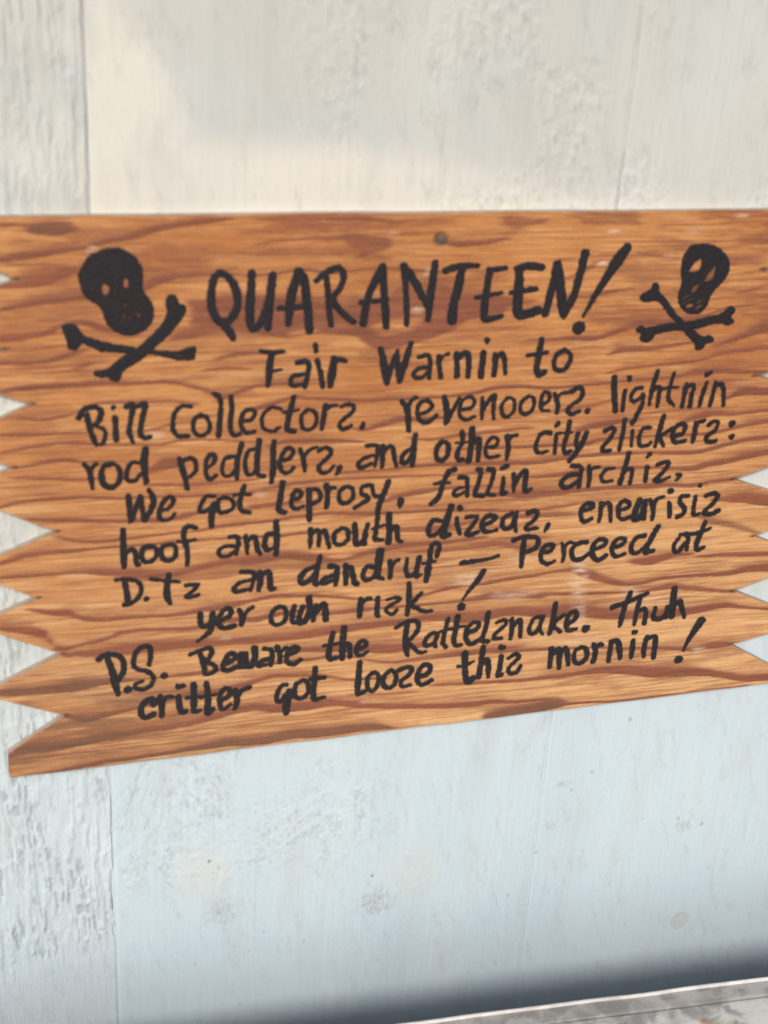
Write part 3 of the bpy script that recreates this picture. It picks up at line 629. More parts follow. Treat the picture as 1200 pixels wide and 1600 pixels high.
# ---------------------------------------------------------------- painted lettering and emblems
STEP = 0.42
def paint(name, sd_fn, bounds, label, cover_fn=None):
    x0, z0, x1, z1 = bounds
    xs = np.arange(x0-3, x1+3, STEP); zs = np.arange(z0-3, z1+3, STEP)
    X, Z = np.meshgrid(xs, zs)
    s = sd_fn(X, Z)
    s = s+.75*(fbm(X/3.0+Z/9, Z/3.2, 71, 3)-.5)+.55*(fbm(X/.9, Z/.9, 73, 2)-.5)
    cover = cover_fn(X, Z) if cover_fn else np.ones_like(X)
    keepv = s > -1.5
    f = keepv[:-1, :-1] | keepv[:-1, 1:] | keepv[1:, 1:] | keepv[1:, :-1]
    F = grid_faces(*X.shape)[f.ravel()]
    used = np.unique(F); remap = np.zeros(X.size, int); remap[used] = np.arange(len(used))
    film = FRONT-.42-.22*sstep(-.4, 1.2, s)
    V = np.stack([X, film, Z], -1).reshape(-1, 3)[used]
    me = mesh_np(name, V/1000-np.array(SL), remap[F], [M_INK],
                 dict(inside=np.clip(s, -3, 4).ravel()[used], cover=cover.ravel()[used]))
    o = link(name, me, sign)
    if label: o['label'] = label
    return o
WORDS = '''@QUARANTEEN!
-122.6,184.2,2.6 -127,179.9,2.6 -128.5,170.3,2.6 -128.2,161.3,2.7 -125.6,154.1,2.7 -120.6,149.2,2.7 -115.6,151.9,2.7 -111.5,159,2.7 -111,167.4,2.7 -113.3,175.8,2.7 -117.7,181.3,2.6 -121.6,183.9,2.6
-120.6,150.1,2.8 -116.8,144.1,2.8 -113.6,138.7,2.9
-101.5,183.2,2.8 -101.9,169.7,2.8 -102.6,156.8,2.8 -101.6,147.6,2.8 -99,144.9,2.9 -94.6,149.4,2.9 -90.9,159.1,2.8 -88.6,170.7,2.8 -87.4,182.3,2.8
-87.6,181,2.8 -88.6,169.4,2.8 -89.6,156.5,2.8 -90,144.9,2.9
-69.9,183.2,2.9 -72.8,174.3,3 -75,162.6,3 -75.9,147.5,3
-69.9,183.9,2.8 -65.9,178,2.8 -63.5,162.4,2.9 -61.1,142.4,2.9
-82.3,158.6,1.9 -73,158.9,1.9 -62.8,160.4,2
-57.5,177.2,2.2 -51.3,182.9,2.2 -43,186,2.2 -39.3,182.7,2.2 -39,176.2,2.2 -42.4,169.7,2.2 -45.8,163.9,2.2 -40.5,156.5,2.2 -35,151,2.3 -30.2,147.6,2.3
-50.8,179.7,2.1 -49.1,168.6,2.1 -47.6,155.4,2.1 -46,146.3,2.1
-11.8,185.4,2.6 -16.5,176.4,2.6 -21.1,164,2.6 -23.2,146.7,2.7
-11.8,186.1,2.6 -10.4,173,2.6 -8.2,157,2.7 -6.7,143.5,2.7
-25.6,161.4,1.7 -18.4,161.9,1.7 -9.1,162.4,1.7
3.2,186.6,2.1 5.3,172.3,2.1 6.9,158.6,2.1 7.8,144.7,2.2
2.9,186.6,2.6 9.5,178.2,2.6 16.3,167.5,2.6 23,155.1,2.6
25.5,188.4,2.6 24.6,176.4,2.6 23.5,164.3,2.6 23.2,148.1,2.6
32.9,182.6,2.3 42.7,185.4,2.3 56.6,185.7,2.3
45.1,183.6,3.2 43.2,170,3.2 41,157.7,3.3 40.8,146.9,3.3
65.5,181.7,2.6 64.4,168,2.6 63.9,157.1,2.7 65.6,147,2.7 77.3,149,2.7
64.7,182.5,1.9 77.1,183.8,1.9
57.4,162.7,1.7 64.8,164.1,1.7 75.7,165.9,1.7
85,183.2,2.6 94.3,185,2.6 103.7,183.8,2.7
87.4,182.8,3.4 88.2,167.4,3.5 89,152.6,3.5 93.3,149.4,3.5 104.3,152.2,3.5
82.8,165.7,2 91.5,167.1,2 100.9,168.4,2.1
114.1,186.2,2.7 113.9,174.7,2.7 112.1,162.2,2.7 110.2,149.7,2.7
115.7,186.2,3.3 119.1,171.4,3.3 121.7,158.9,3.4 123.9,148.5,3.4
135.3,193.5,2.8 133.2,178.9,2.9 130.6,163.4,2.9 124.5,148.5,2.9
166.7,196.9,3.8 160.9,187.8,4.1 154.3,176.2,3 146.4,161.4,2.3 140,147.3,1.6
137.3,138.6,4.1 137.7,138.1,4.1
@Fair
-94.2,128.5,1.7 -86.5,127.4,1.7 -78.7,128,1.7
-87.1,127.2,2.4 -88.2,116.4,2.4 -88.8,103.4,2.4
-86.8,113.9,1.2 -80.3,114.7,1.2
-68.7,119.5,1.9 -62.8,120.2,1.9 -60.7,116.7,1.9 -61.7,108.6,1.9 -62.8,101.7,1.9
-62.5,110.6,1.6 -70.4,110.3,1.6 -72.9,107.3,1.6 -72.1,102.8,1.6 -64.9,102.9,1.6
-56.6,131.3,2.1 -55.9,127.2,2.1
-54.9,120.6,1.7 -52.6,112.3,1.8 -50.2,101.2,1.8
-43,121.6,2.7 -43.9,112,2.7 -44.9,101.7,2.7
-43.1,118.6,2 -39,120.8,2 -34.9,119.5,2
@Warnin
-9.8,127.3,2.4 -6.3,113.4,2.5 -4,101.4,2.5
-3.6,102.1,1.9 -1,115.3,1.9 2.5,125.2,1.9
2.3,124.1,1.9 3.5,113,1.9 5.3,102.4,1.9
5.5,103.1,2.5 8.5,117,2.5 11.9,130.7,2.5
18.8,120.5,1.7 25,121.4,1.7 26.9,117.3,1.7 27,104.5,1.8
26.1,112.6,1.6 18.9,112,1.6 15.4,107.8,1.6 17.2,104.9,1.6 22.2,105.3,1.6 25.9,109.4,1.6
33,120.3,1.9 34,112.3,1.9 35.7,105,1.9
33.4,114.7,1.4 36.1,120.5,1.4 40.3,122.1,1.4
46.3,121.4,2.2 47.3,113.4,2.2 47.7,105.3,2.3
46.7,117.4,2.1 51.4,122.1,2.1 55.2,120.3,2.1 56,111.5,2.1 56.2,104.7,2.1
68.1,131.4,2.2 68.3,130,2.2
66.3,121.6,2.3 66.1,111.1,2.3 65.8,104.3,2.3
75.3,120.4,2.1 76,112.3,2.1 75.9,105,2.1
75.6,116.4,1.8 80,121.1,1.8 82.6,116.2,1.8 84.5,105.5,1.8
@to
109.6,130.6,2.3 108.7,119.3,2.3 108.2,108.7,2.3 110.5,103.7,2.3 114.7,105.5,2.3
100.1,118.8,1.5 107.9,119.8,1.5 115.1,120.7,1.5
128.2,121.9,1.8 122.5,118.5,1.8 121.2,111.5,1.8 123.8,107,1.8 130,107.1,1.8 133.7,113.2,1.8 133.1,118.8,1.8 128.2,122.2,1.8
@Bill
-217.8,85.4,1.9 -214.6,91.1,1.9 -208.2,93.1,1.9 -203.5,90.6,1.9 -203.4,85.9,1.9 -205.4,81.4,1.9 -209.2,79.4,1.9
-212.6,87.5,1.9 -210.9,78.1,1.9 -209,71,1.9 -207,65.2,1.9
-206.6,78.8,1.5 -201.9,76.5,1.5 -200.6,71.7,1.5 -202.7,66.2,1.5 -206.5,65.2,1.5
-194.7,91.9,2 -194.7,91.6,2
-193.8,84.3,1.9 -193.6,76.1,1.9 -193.5,67.8,1.9
-185.9,92.3,1.8 -181.6,93.1,1.8 -183.4,82.6,1.8 -184.4,73.3,1.8 -182.2,65.8,1.8
-178.4,92.3,1.9 -173.5,93.3,1.9 -175.4,82.3,1.9 -177.2,72.9,1.9 -175.1,68.9,1.9 -170.7,69,1.9
@Collectorz.
-142.6,90.1,1.6 -148.1,91,1.6 -152.5,87.1,1.6 -154.7,80.1,1.6 -154.2,72.9,1.6 -150.4,68.6,1.6 -144.4,68.6,1.6
-134.9,83.9,1.5 -139.3,81.7,1.5 -141,75.9,1.5 -139.4,70,1.5 -134.4,68.3,1.5 -129.9,71.7,1.5 -129.6,77.7,1.5 -132.2,82.3,1.5 -136,83.7,1.5
-126.1,98.8,1.8 -122.2,95.7,1.8 -121.7,90.4,1.8 -122.2,82.1,1.8 -123.2,67.5,1.9
-115,96,1.7 -114.1,87.7,1.7 -114.9,79.4,1.7 -114.6,71,1.7 -112,67.4,1.8 -108.6,68.2,1.8
-106.5,77.5,1.5 -100.3,78.7,1.5 -97.6,83.1,1.5 -100.4,86.1,1.5 -104.9,85.1,1.5 -107.6,79.6,1.5 -107,73,1.5 -103.6,69,1.5 -97.4,69.5,1.5
-79.5,85.5,1.4 -85.8,87,1.4 -91.4,83.1,1.4 -93,77.1,1.4 -91.1,71.2,1.4 -84.8,69.2,1.4 -80.3,71.7,1.4
-70.7,94.1,2 -72.7,84.6,2 -74.7,75,2 -74.6,69.9,2 -69.4,68.1,2
-77.8,83,1.1 -72.1,83.4,1.1 -67,84.3,1.1
-60.7,84.3,1.5 -64.2,80.6,1.5 -64.7,74.6,1.5 -62.7,69.8,1.5 -57.9,69.1,1.5 -54,74,1.5 -54.2,80.1,1.5 -57.2,83.7,1.5 -60.9,84.1,1.5
-47.5,86.8,2 -48.9,77.4,2 -49.7,68.7,2
-48,82.9,1.4 -44,86.3,1.4 -39.4,86.4,1.4
-36.2,85.4,1.5 -31.3,87,1.5 -27.4,85.2,1.5 -28.1,80.7,1.6 -33.8,76.1,1.6 -36.7,72.6,1.6 -36,68.9,1.6 -32.2,68.3,1.6 -28.6,70.6,1.6
-19.5,71.8,1.8 -20.3,68.7,1.8
@revenooerz.
8,87.4,2.1 11.9,82.6,2.1 13.6,74.5,2.1 14.5,64.7,2.1
12.5,82.6,1.6 15.1,87.7,1.6 19.1,90.2,1.6
21.2,76.9,1.6 27.7,78.8,1.6 31,83,1.6 27.1,87.2,1.6 21.8,85.5,1.6 20.1,79.1,1.6 22.4,72.2,1.6 28.3,70.3,1.6 34.6,75.4,1.6
39.5,89.1,2.2 42,80.6,2.2 42.3,69.1,2.2
42.9,69.6,1.7 47,79.1,1.7 51.1,88.2,1.7
53.1,78.9,1.5 60.3,79.8,1.5 62.8,85.6,1.5 58.3,88.8,1.5 53.7,86,1.5 51.8,78.9,1.5 53.8,72.6,1.5 58.6,71.1,1.5 63.9,73.1,1.5
68.8,87.5,1.7 69.2,79.4,1.7 69.6,71.2,1.7
69.4,76.9,1.7 73.3,84.8,1.7 77.9,88.7,1.7 77.7,80.2,1.7 78.9,70.8,1.8
87.9,86.6,1.5 84.1,81.2,1.5 85.5,73.9,1.5 89.4,71.8,1.5 93.7,75.7,1.5 93.9,82.3,1.5 91,86.3,1.5 87.3,86.4,1.5
104,87.2,1.5 99.4,83,1.5 98.8,76.8,1.5 102.3,73.1,1.5 107.1,75.1,1.5 109.3,81.3,1.5 107.5,86.4,1.5 103.4,87,1.5
115.4,79.5,1.5 120.6,83.3,1.5 120,88.6,1.5 116.2,89.6,1.5 114.3,83.6,1.5 115.8,76,1.5 121.5,75.3,1.5
124.5,88.2,1.8 127.9,80.5,1.8 128.2,72.6,1.8
127,82.4,1.4 128.9,87.8,1.4 135.1,89,1.4
137.5,89.5,1.8 142.3,92.2,1.8 146.6,89.8,1.8 145.3,83.5,1.8 138.9,78.7,1.8 136.2,74.8,1.8 139.7,71.7,1.8 145.9,73.3,1.8
152,73.3,2.1 152.5,73.3,2.1
@lightnin
170.4,99.1,2.3 172.1,86.2,2.3 174.9,72.6,2.3
182.5,98.4,2.2 182.7,96.9,2.2
180.5,88.4,1.8 180.4,79.5,1.8 180.7,72.8,1.8
193.8,90.1,1.7 188.8,89,1.7 186,83,1.7 188.9,79.3,1.7 193.7,82.1,1.7 195.9,84.5,1.7 195.9,76.2,1.7 193.5,69.9,1.7 191.2,63.2,1.7
204.9,102.6,1.8 202.7,91.3,1.8 201.7,76.2,1.8
202.1,86.8,1.8 205.5,90.1,1.8 208.6,89.5,1.8 208.7,82.1,1.8 208.6,74.6,1.8
218.3,100.2,1.6 216.8,89.4,1.6 216.9,80.4,1.6 222.4,74.6,1.6
209.1,88.5,1.3 214.8,89.2,1.3 223.4,89.2,1.3
230.3,91.4,1.8 229.7,82.5,1.8 229.2,73.7,1.8
229.5,88.3,1.8 233.1,90.4,1.8 236.5,89.6,1.8 235.8,82.2,1.8 235.9,73.4,1.9
245.6,98.5,2 248.7,99.9,2
246.7,92.1,1.8 244.9,83.1,1.8 243.8,73.8,1.9
254.1,91.8,1.8 253.7,82.7,1.9 252.6,73.4,1.9
253.9,88.9,1.8 259,90.7,1.8 262,85,1.9 264.1,73.4,1.9
@rod
-215.6,50.9,1.8 -212.5,46.8,1.8 -211.2,38.8,1.8 -210.5,32.7,1.8
-211.5,45.5,1.4 -209.2,49.8,1.4 -207,50.6,1.4
-196.9,50.4,1.9 -202.2,48.9,1.9 -204.2,42,1.9 -202.4,34.9,2 -197.2,32.7,2 -192.5,36.5,2 -191.5,43.7,2 -193.5,49,1.9 -197.6,50.7,1.9
-178.2,50.2,1.6 -183.6,50.3,1.6 -186.9,43.4,1.6 -186.5,37.6,1.6 -181.8,36.7,1.6 -177.2,41.7,1.6
-173.8,60.2,2.6 -174.9,51.2,2.6 -174.5,42.7,2.7
-174.5,42.7,2 -173.8,35.3,2
@peddlerz,
-150.6,51.7,1.9 -148.4,43.6,1.9 -146.2,34.9,1.9 -145.1,28.4,1.9
-148.6,50,1.6 -142.8,51.6,1.6 -139.2,48,1.6 -139.2,41.9,1.6 -142.8,38,1.6 -147.3,36.4,1.6
-131.6,43.6,1.6 -126.5,47.3,1.6 -125.8,52.4,1.6 -129.4,53.3,1.6 -131.9,47.6,1.6 -131.9,39,1.7 -129.3,34.7,1.7 -124.8,37.3,1.7
-112.4,51.4,1.5 -118.1,50.2,1.5 -120.6,43.2,1.5 -119.1,37.2,1.5 -114.6,36.7,1.5 -110.6,41.4,1.5
-106.9,60.6,1.9 -109.6,48.8,1.9 -110,34.2,1.9
-96.6,56.4,1.5 -102.2,54.5,1.5 -104.2,47.2,1.5 -102.9,37.5,1.6 -98.6,37.2,1.6 -95.2,41.8,1.6
-94.4,62.7,1.8 -95.7,49.2,1.8 -94.9,36.8,1.8 -91.1,34.9,1.8
-84.1,61.3,2.1 -84.4,49.8,2.1 -84.2,38.6,2.2 -85.2,29.7,2.2
-79.7,45.6,1.7 -72.3,47.9,1.7 -69.9,52.7,1.7 -73.6,55.7,1.7 -77.3,51.7,1.7 -79.5,43.3,1.7 -77,37.2,1.7 -72,36.9,1.7 -69.2,40.3,1.7
-64.9,53.7,1.8 -62.4,46.1,1.8 -60.9,37,1.8
-62.4,46.7,1.4 -58.5,53.1,1.4 -52.7,54.9,1.4
-51.5,52.1,1.6 -46.9,54.4,1.6 -42.3,52.2,1.6 -43.7,47.6,1.6 -48.8,42.6,1.6 -51.4,39,1.6 -48.5,34.9,1.6 -43.8,35.3,1.6 -39.8,39.8,1.6
-35.3,38,2.3 -37.2,33.1,1.5
@and
-16,54.2,1.7 -9.1,54.2,1.7 -7.7,50.4,1.7 -9.3,37.1,1.7
-10.5,46.7,1.6 -18.1,44.3,1.6 -21.7,40,1.6 -19.5,37,1.6 -11.9,39.9,1.6
-4.3,53.6,1.8 -3.8,45.4,1.9 -3.6,37.5,1.9
-4,48.5,1.8 0.8,52.7,1.8 3.7,51,1.8 5.3,43.6,1.9 6.9,36.9,1.9
17,50.5,1.7 11.8,45.8,1.7 10.6,39.7,1.7 14.7,39.5,1.7 17.9,45.2,1.7
19.9,60.8,2.2 19.3,51.7,2.2 19.1,36.7,2.3
@other
40.6,54.4,1.9 36.9,49.2,1.9 37.4,42,1.9 40.9,39.4,1.9 45.3,42.6,1.9 46,50.3,1.9 43.5,53.9,1.9 39.2,54.2,1.9
55.2,61.2,1.9 56.3,54.8,1.9 53.3,46,1.9 54.1,39.6,1.9 57.6,39.4,1.9
51.5,52.9,1.1 60.1,53.3,1.1 65,53.7,1.1
63,63.3,2.3 63.3,51.9,2.3 62.4,38.1,2.3
62.8,51.3,2.1 68.6,55.2,2.1 69.6,46.4,2.2 69.6,37.7,2.2
74.8,48.7,1.5 81.7,48.4,1.5 84.1,53.1,1.5 80,55.9,1.5 76.1,52.5,1.5 74.8,44.9,1.5 77.5,39.8,1.5 85.6,40.7,1.5
90.3,56.6,1.9 92.4,47.8,1.9 92.1,37.7,1.9
91.4,51,1.7 93.5,55.8,1.7 98.2,56.5,1.7
@city
124.9,57,1.7 119.7,57.7,1.7 115.9,54.3,1.7 114.2,46.6,1.7 116.7,41.5,1.7 124,42.2,1.7
130.1,64.5,1.9 128.7,62.9,1.9
129.5,56.2,1.8 130,40.8,1.8
139.2,65.3,1.8 138,54.4,1.8 136.7,45.4,1.8 138.6,40.3,1.8 142.1,41.2,1.8
131.3,56.5,1.3 141.5,56.8,1.3
146.9,55.3,1.8 146.3,47.5,1.8 149.4,45.4,1.8 154.5,55.9,1.8
153.9,55.6,2.2 150.6,46,2.2 146.4,38.3,2.2 142.8,33.5,2.2
@zlickerz:
168.7,56.5,1.8 173.5,58.9,1.8 176.2,56.7,1.8 173.4,50,1.8 168.7,43.7,1.8 169.8,40,1.8 174.8,40.3,1.8
183.8,64.9,1.8 183.4,53.4,1.8 182.3,40.6,1.9
189.8,62,1.7 190.7,61.4,1.7
191,55.7,1.7 192.2,42.7,1.7
205.9,57.5,1.6 200,56.9,1.6 197.3,50.1,1.6 199.2,43,1.6 204.8,42.7,1.6 207.8,44.9,1.6
215.2,66,2 213.6,54.5,2 211.9,41.7,2
225.3,56.6,1.7 219.2,52.7,1.7 215.1,48.9,1.7 218.9,42,1.7
225,49.7,1.9 232.9,50.9,1.9 234.9,57.2,1.9 230.2,59.2,1.9 225.8,55.2,1.9 225.5,48.6,1.9 228.9,44.1,1.9 236.5,45,1.9
243.5,59.6,2.1 243.5,51.7,2.2 243.1,43.5,2.2
243.6,55.4,1.7 245.5,59.9,1.7 250,61.1,1.7
254.4,57.5,1.7 259,60,1.7 262.1,57.8,1.8 260.3,52.2,1.8 254.1,47.2,1.8 256,43.3,1.8 262.5,43.7,1.8
274.5,57.3,2.7 275.3,57.6,2.7
275.7,46.3,2.7 276.4,46.8,2.7
@We
-186.4,24.8,2.2 -185.6,15.1,2.2 -185.2,5.3,2.2
-184.6,6.2,1.9 -181.1,16,1.9 -178.1,24.3,1.9
-178.1,24.3,1.8 -176.7,14.5,1.8 -175.7,5.9,1.8
-175.2,5.8,2.1 -170.5,14.1,2.1 -169,21.4,2.1 -172,29.3,2.1
-164.4,12.1,1.7 -157.6,14.4,1.7 -155,20.8,1.7 -158.7,22.3,1.7 -163,17.3,1.7 -165.3,9.9,1.7 -163.2,5,1.7 -157.7,5.3,1.7 -154.3,9.2,1.7
@got
-125.9,21.2,1.7 -131.6,21.3,1.7 -135.3,15.5,1.7 -136.4,10.1,1.7 -131.6,10.4,1.7 -126.4,14.6,1.7
-125.9,14.9,2.5 -127.9,6.1,2.5 -128.1,-2.2,2.6
-117.9,19.4,1.7 -123,18.2,1.7 -123.3,11.1,1.7 -120.1,7.8,1.7 -113.4,10.2,1.7 -112.3,15.2,1.7 -115.6,19,1.7 -120.2,19.9,1.7
-104.8,27.7,1.8 -107.5,17.5,1.8 -106.6,8.8,1.8 -101,6.8,1.8
-111.9,20.9,1.3 -107.6,21.6,1.3 -100.1,20.8,1.3
@leprosy,
-77,29.2,2.1 -78,19.4,2.1 -79.3,11.8,2.1 -78.8,6.9,2.1 -74.9,5.3,2.1
-70.2,14.8,1.7 -64.4,15.9,1.7 -63,19.9,1.7 -66.9,22.2,1.7 -70,16.3,1.7 -69.9,9.9,1.7 -66.5,7.3,1.7 -61.2,8.9,1.7
-57.5,21.6,2.1 -57.1,11.6,2.1 -56.3,-2,2.1
-57.5,21.2,1.7 -51.6,21.9,1.7 -48.7,17.2,1.7 -50.1,12.7,1.7 -55.9,10.2,1.7
-44.6,24.6,2 -43.6,15.9,2 -43.9,7.1,2
-43.8,19.1,1.4 -40.9,22.4,1.4 -37.9,22.3,1.4
-30.2,22.7,1.7 -34.6,19.2,1.7 -34.3,11.7,1.7 -29.6,9.4,1.8 -24.6,13.4,1.7 -24.9,19.8,1.7 -29,23,1.7 -32,22.3,1.7
-12.2,22.9,1.7 -17.6,21.7,1.7 -18.3,17.1,1.7 -14.2,14.2,1.8 -12.8,11.6,1.8 -17.5,8.4,1.8 -22.8,5.1,1.8
-10.4,22.5,1.6 -8.3,14.3,1.6 -3,13.9,1.6
1.6,24.4,2.1 -1.4,14.5,2.1 -4.1,6.8,2.1 -5.1,-1,2.2
12.3,9,2.8 12.1,6.8,2.4 11.9,2.9,1.1
@fallin
52,31.7,2 47.5,29.6,2 44.4,22,2 42.3,13,2 40,7.9,2.1 35.7,4.5,2.1
37.4,20.9,1.5 42.9,21.8,1.5 49.2,21.1,1.5
56.3,24.9,1.7 62,24.2,1.7 62.8,19.6,1.7 63.5,9.7,1.7
62,16.7,1.5 55.8,15.8,1.5 52.6,12.3,1.5 55.1,9.8,1.5 62.3,13,1.5
70.2,30.6,1.8 72.8,29.2,1.8 71.6,19,1.8 69.7,10.2,1.8 76.6,8.4,1.8
78.4,30.2,1.8 82.9,28.6,1.8 81.7,18.4,1.8 79.8,10.2,1.8 85.5,8.5,1.8
89.3,30.3,1.9 93.1,31.9,1.9
91.1,22.5,1.8 91.3,9.9,1.8 94.2,10.1,1.8
99.1,25,1.8 100,18.6,1.8 100.5,10.9,1.8
100.6,16.6,2.1 104.3,24.3,2.1 108.4,27.1,2.1 108.8,18.1,2.1 109.8,10.3,2.1 114.3,11.8,2.1
@archiz,
145.5,29.2,1.8 152.2,28.1,1.8 153.2,24.7,1.9 153.2,11.6,1.9
152.3,21.8,1.9 143.3,21.1,1.9 138.3,16.3,1.9 140.1,11.8,1.9 145.7,11.8,1.9 151.7,16.1,1.9
159.4,28.1,1.9 161,20.3,1.9 161,11.9,1.9
160.5,24,1.5 162.8,26.6,1.5 167.4,27,1.5
180.1,25.2,1.6 174.3,24.6,1.6 170.6,19.7,1.6 172.6,14.5,1.6 180.2,14.7,1.6
191,36.9,2 189.4,25.3,2 186.8,12.2,2
189.1,22.4,1.7 194.6,24,1.7 195.9,19.5,1.8 195.4,11,1.8
208.5,35.4,2 206.8,32.9,2
207.8,24.2,1.9 207.9,18.8,1.9 208,12.3,1.9
216.6,26.1,1.9 222.4,27.8,1.9 225.7,27,1.9 222.9,20.6,1.9 216.2,13.2,1.9 221.5,12.2,1.9 228.5,14.9,1.9
234.3,16.8,1.5 237.8,16.1,1.5 234.1,11.4,1.5
@hoof
-190.6,-1.1,2.3 -190.7,-14.8,2.3 -190.6,-30.6,2.3
-189.7,-19.4,1.9 -184.3,-16.9,1.9 -182.1,-20.9,1.9 -181.8,-28.1,1.9 -180,-29.6,1.9
-172.2,-15.4,1.8 -177.1,-17.2,1.8 -177.8,-24.6,1.8 -174.1,-28.1,1.8 -168.6,-25.3,1.8 -167.3,-18.5,1.8 -170.5,-15.4,1.8 -173.9,-15.4,1.8
-158,-15,1.8 -163.5,-16.9,1.8 -163.6,-24.4,1.8 -159.3,-28,1.8 -154.3,-25.1,1.8 -153.7,-18.3,1.8 -156.3,-15.1,1.8 -159.7,-14.9,1.8
-139,-2.9,1.9 -144.2,-1.3,1.9 -147.4,-4.2,1.9 -147.7,-12.9,1.9 -145.4,-20.9,2 -145.5,-32.3,2
-152,-12.9,1.3 -146.5,-13.3,1.3 -139.6,-12.2,1.3
@and
-114.5,-12.2,1.8 -109.8,-12.1,1.8 -108.3,-17.2,1.9 -110,-26.5,1.9
-110.6,-19.9,1.6 -117.6,-19.3,1.6 -122.6,-22.6,1.6 -121.4,-27,1.6 -115.8,-27.5,1.6 -110.6,-23.5,1.6
-103.1,-12,1.7 -102.4,-18.9,1.7 -101.8,-26.6,1.7
-101.9,-17,2 -97.5,-13.1,2 -95.4,-17.1,2 -94.5,-23.4,2 -92.3,-27.3,2
-82.5,-11.5,1.9 -87.6,-12.4,1.9 -89.2,-19.9,1.9 -87,-25.1,1.9 -82.3,-23.1,1.9
-81,-2.5,2.2 -80.2,-12.7,2.2 -80.4,-28.2,2.3
@mouth
-55.2,-10.2,1.9 -55,-17.2,1.9 -55.3,-24.8,1.9
-54.5,-13.9,1.8 -50.6,-11.2,1.8 -48.7,-13.9,1.8 -48.7,-24,1.8
-47.9,-14,1.9 -44.6,-11.6,1.9 -43,-16.7,1.9 -40.8,-25.9,1.9
-31.7,-11.2,1.8 -36.8,-14.6,1.8 -36.5,-22.3,1.8 -31.7,-24.6,1.8 -26.7,-20.6,1.8 -27,-13.9,1.8 -29.9,-11.1,1.8 -34.1,-11.7,1.8
-22.1,-8.6,2.2 -21.1,-17,2.2 -20.5,-24.8,2.2 -15.9,-23.8,2.2 -12.5,-17.9,2.2
-11.8,-8.7,1.9 -13.8,-16.2,1.9 -13.7,-25.3,1.9
-4.7,-3.9,1.9 -5.4,-12.8,1.9 -5.8,-21.2,1.9 0.1,-23,1.9
-7.9,-12.9,1.4 0.6,-10.6,1.4
3.8,-2.5,2.4 4.7,-13.6,2.4 4.8,-25.3,2.5
5.8,-15.2,1.9 10,-12.2,1.9 10.9,-18,1.9 12.2,-23.9,1.9 15.1,-25.4,1.9
@dizeaz,
44.7,-10,2 38.6,-9.3,1.9 35.5,-15.8,2 37,-21.7,2 42.4,-20.7,2 46.6,-15.2,2
52,1.5,2.7 49.1,-10,2.7 47.1,-22,2.8 52,-22.3,2.8
58.6,0,2.2 59.4,-1.4,2.2
57.2,-8.8,1.8 57.9,-14.7,1.8 60.6,-21.9,1.8
64.8,-8.7,1.8 72.8,-8.6,1.8 71,-14.2,1.8 65.6,-22.4,1.8 69.3,-24,1.9 74.8,-21.3,1.9
77.6,-16.3,2 85,-13.9,2 87.6,-9.6,2 82,-8.5,2 78.1,-12.3,2 78,-18.8,2 81.9,-22.2,2 89.5,-21,2
101.1,-7.8,1.9 95.2,-10.5,1.9 93.9,-17.2,1.9 97.2,-20.6,1.9 102.1,-17.8,1.9 104.5,-8.7,1.9
105,-7.4,1.7 104.1,-15.2,1.7 105.7,-23.2,1.7
114.1,-8.4,1.9 119.2,-7,1.9 121.8,-9.2,1.9 120,-14.3,1.9 113.8,-19.7,1.9 115,-22.5,1.9 122.7,-21.7,1.9
131.7,-19.5,2.3 129.7,-25,1.5
@eneurisiz
158.9,-9.7,1.9 166.6,-7.4,1.9 166.6,-4.4,1.9 161.4,-3.7,1.9 157.7,-8.6,1.9 158.6,-16,1.9 162,-19,1.9 167.1,-16.6,1.9
173.4,-3.8,1.9 174.1,-11.8,1.9 173.8,-19.8,1.9
173.3,-7.9,1.9 178.1,-4.1,1.9 181.2,-7,1.9 183.6,-19.8,1.9
189.1,-11,1.9 196.9,-9.2,1.9 196.7,-4.6,1.9 191.4,-3.6,1.9 188.4,-8.6,1.9 190.2,-16.8,1.9 194.3,-19.1,1.9 198.8,-17.6,1.9
205.6,-3.6,2.5 203.5,-12.4,2.5 203.5,-19.8,2.5 209,-17.6,2.5 210.5,-4.8,2.5 211.3,-19.6,2.5
214.4,-3.7,1.8 218.4,-12,1.8 219,-20.8,1.8
218.4,-12.3,1.8 219.9,-4.1,1.8 225.7,-1.7,1.8
231.1,2.7,2.5 231.8,2.6,2.5
231.4,-7.6,1.9 233.1,-14.4,2 233.5,-19.7,2
247,-2.4,1.9 241.1,-2.7,1.9 240.6,-7.9,1.9 245.2,-12.4,2 245.4,-17.7,2 240.3,-20.5,2
255.7,6.1,2.2 256.2,6.1,2.2
253.4,-3.5,1.8 254.1,-18.3,1.8 258.8,-18.9,1.8
262.4,-3.3,2.1 269,-1.7,2.1 272.7,-4.4,2.1 269.3,-11.2,2.1 263,-17.8,2.1 269.4,-20.1,2.1 275.9,-17,2.1
@D.Tz
-196.5,-40.5,1.7 -189.1,-40.8,1.7 -181.4,-43,1.7 -178.7,-49.6,1.7 -180.9,-56,1.7 -186.2,-60.6,1.7 -191.3,-61.5,1.7
-190.6,-41.7,2.2 -189.2,-51.3,2.2 -188.5,-60.4,2.2
-175.1,-57.8,2.1 -174.6,-57.9,2.1
-171.5,-41.9,1.5 -162.9,-43.7,1.5 -151.4,-45.9,1.5
-158.8,-39.4,2.3 -160.1,-48.5,2.3 -160.5,-56.5,2.4 -158.1,-63.1,2.4
-146.7,-49.2,1.6 -138.2,-49.3,1.6 -140.9,-53.5,1.6 -146.6,-58.3,1.6 -143.1,-59.3,1.6 -137.4,-57.8,1.6
@an
-105.7,-41.3,1.8 -97,-42.7,1.8 -96.4,-45.8,1.8 -98.7,-57.5,1.8
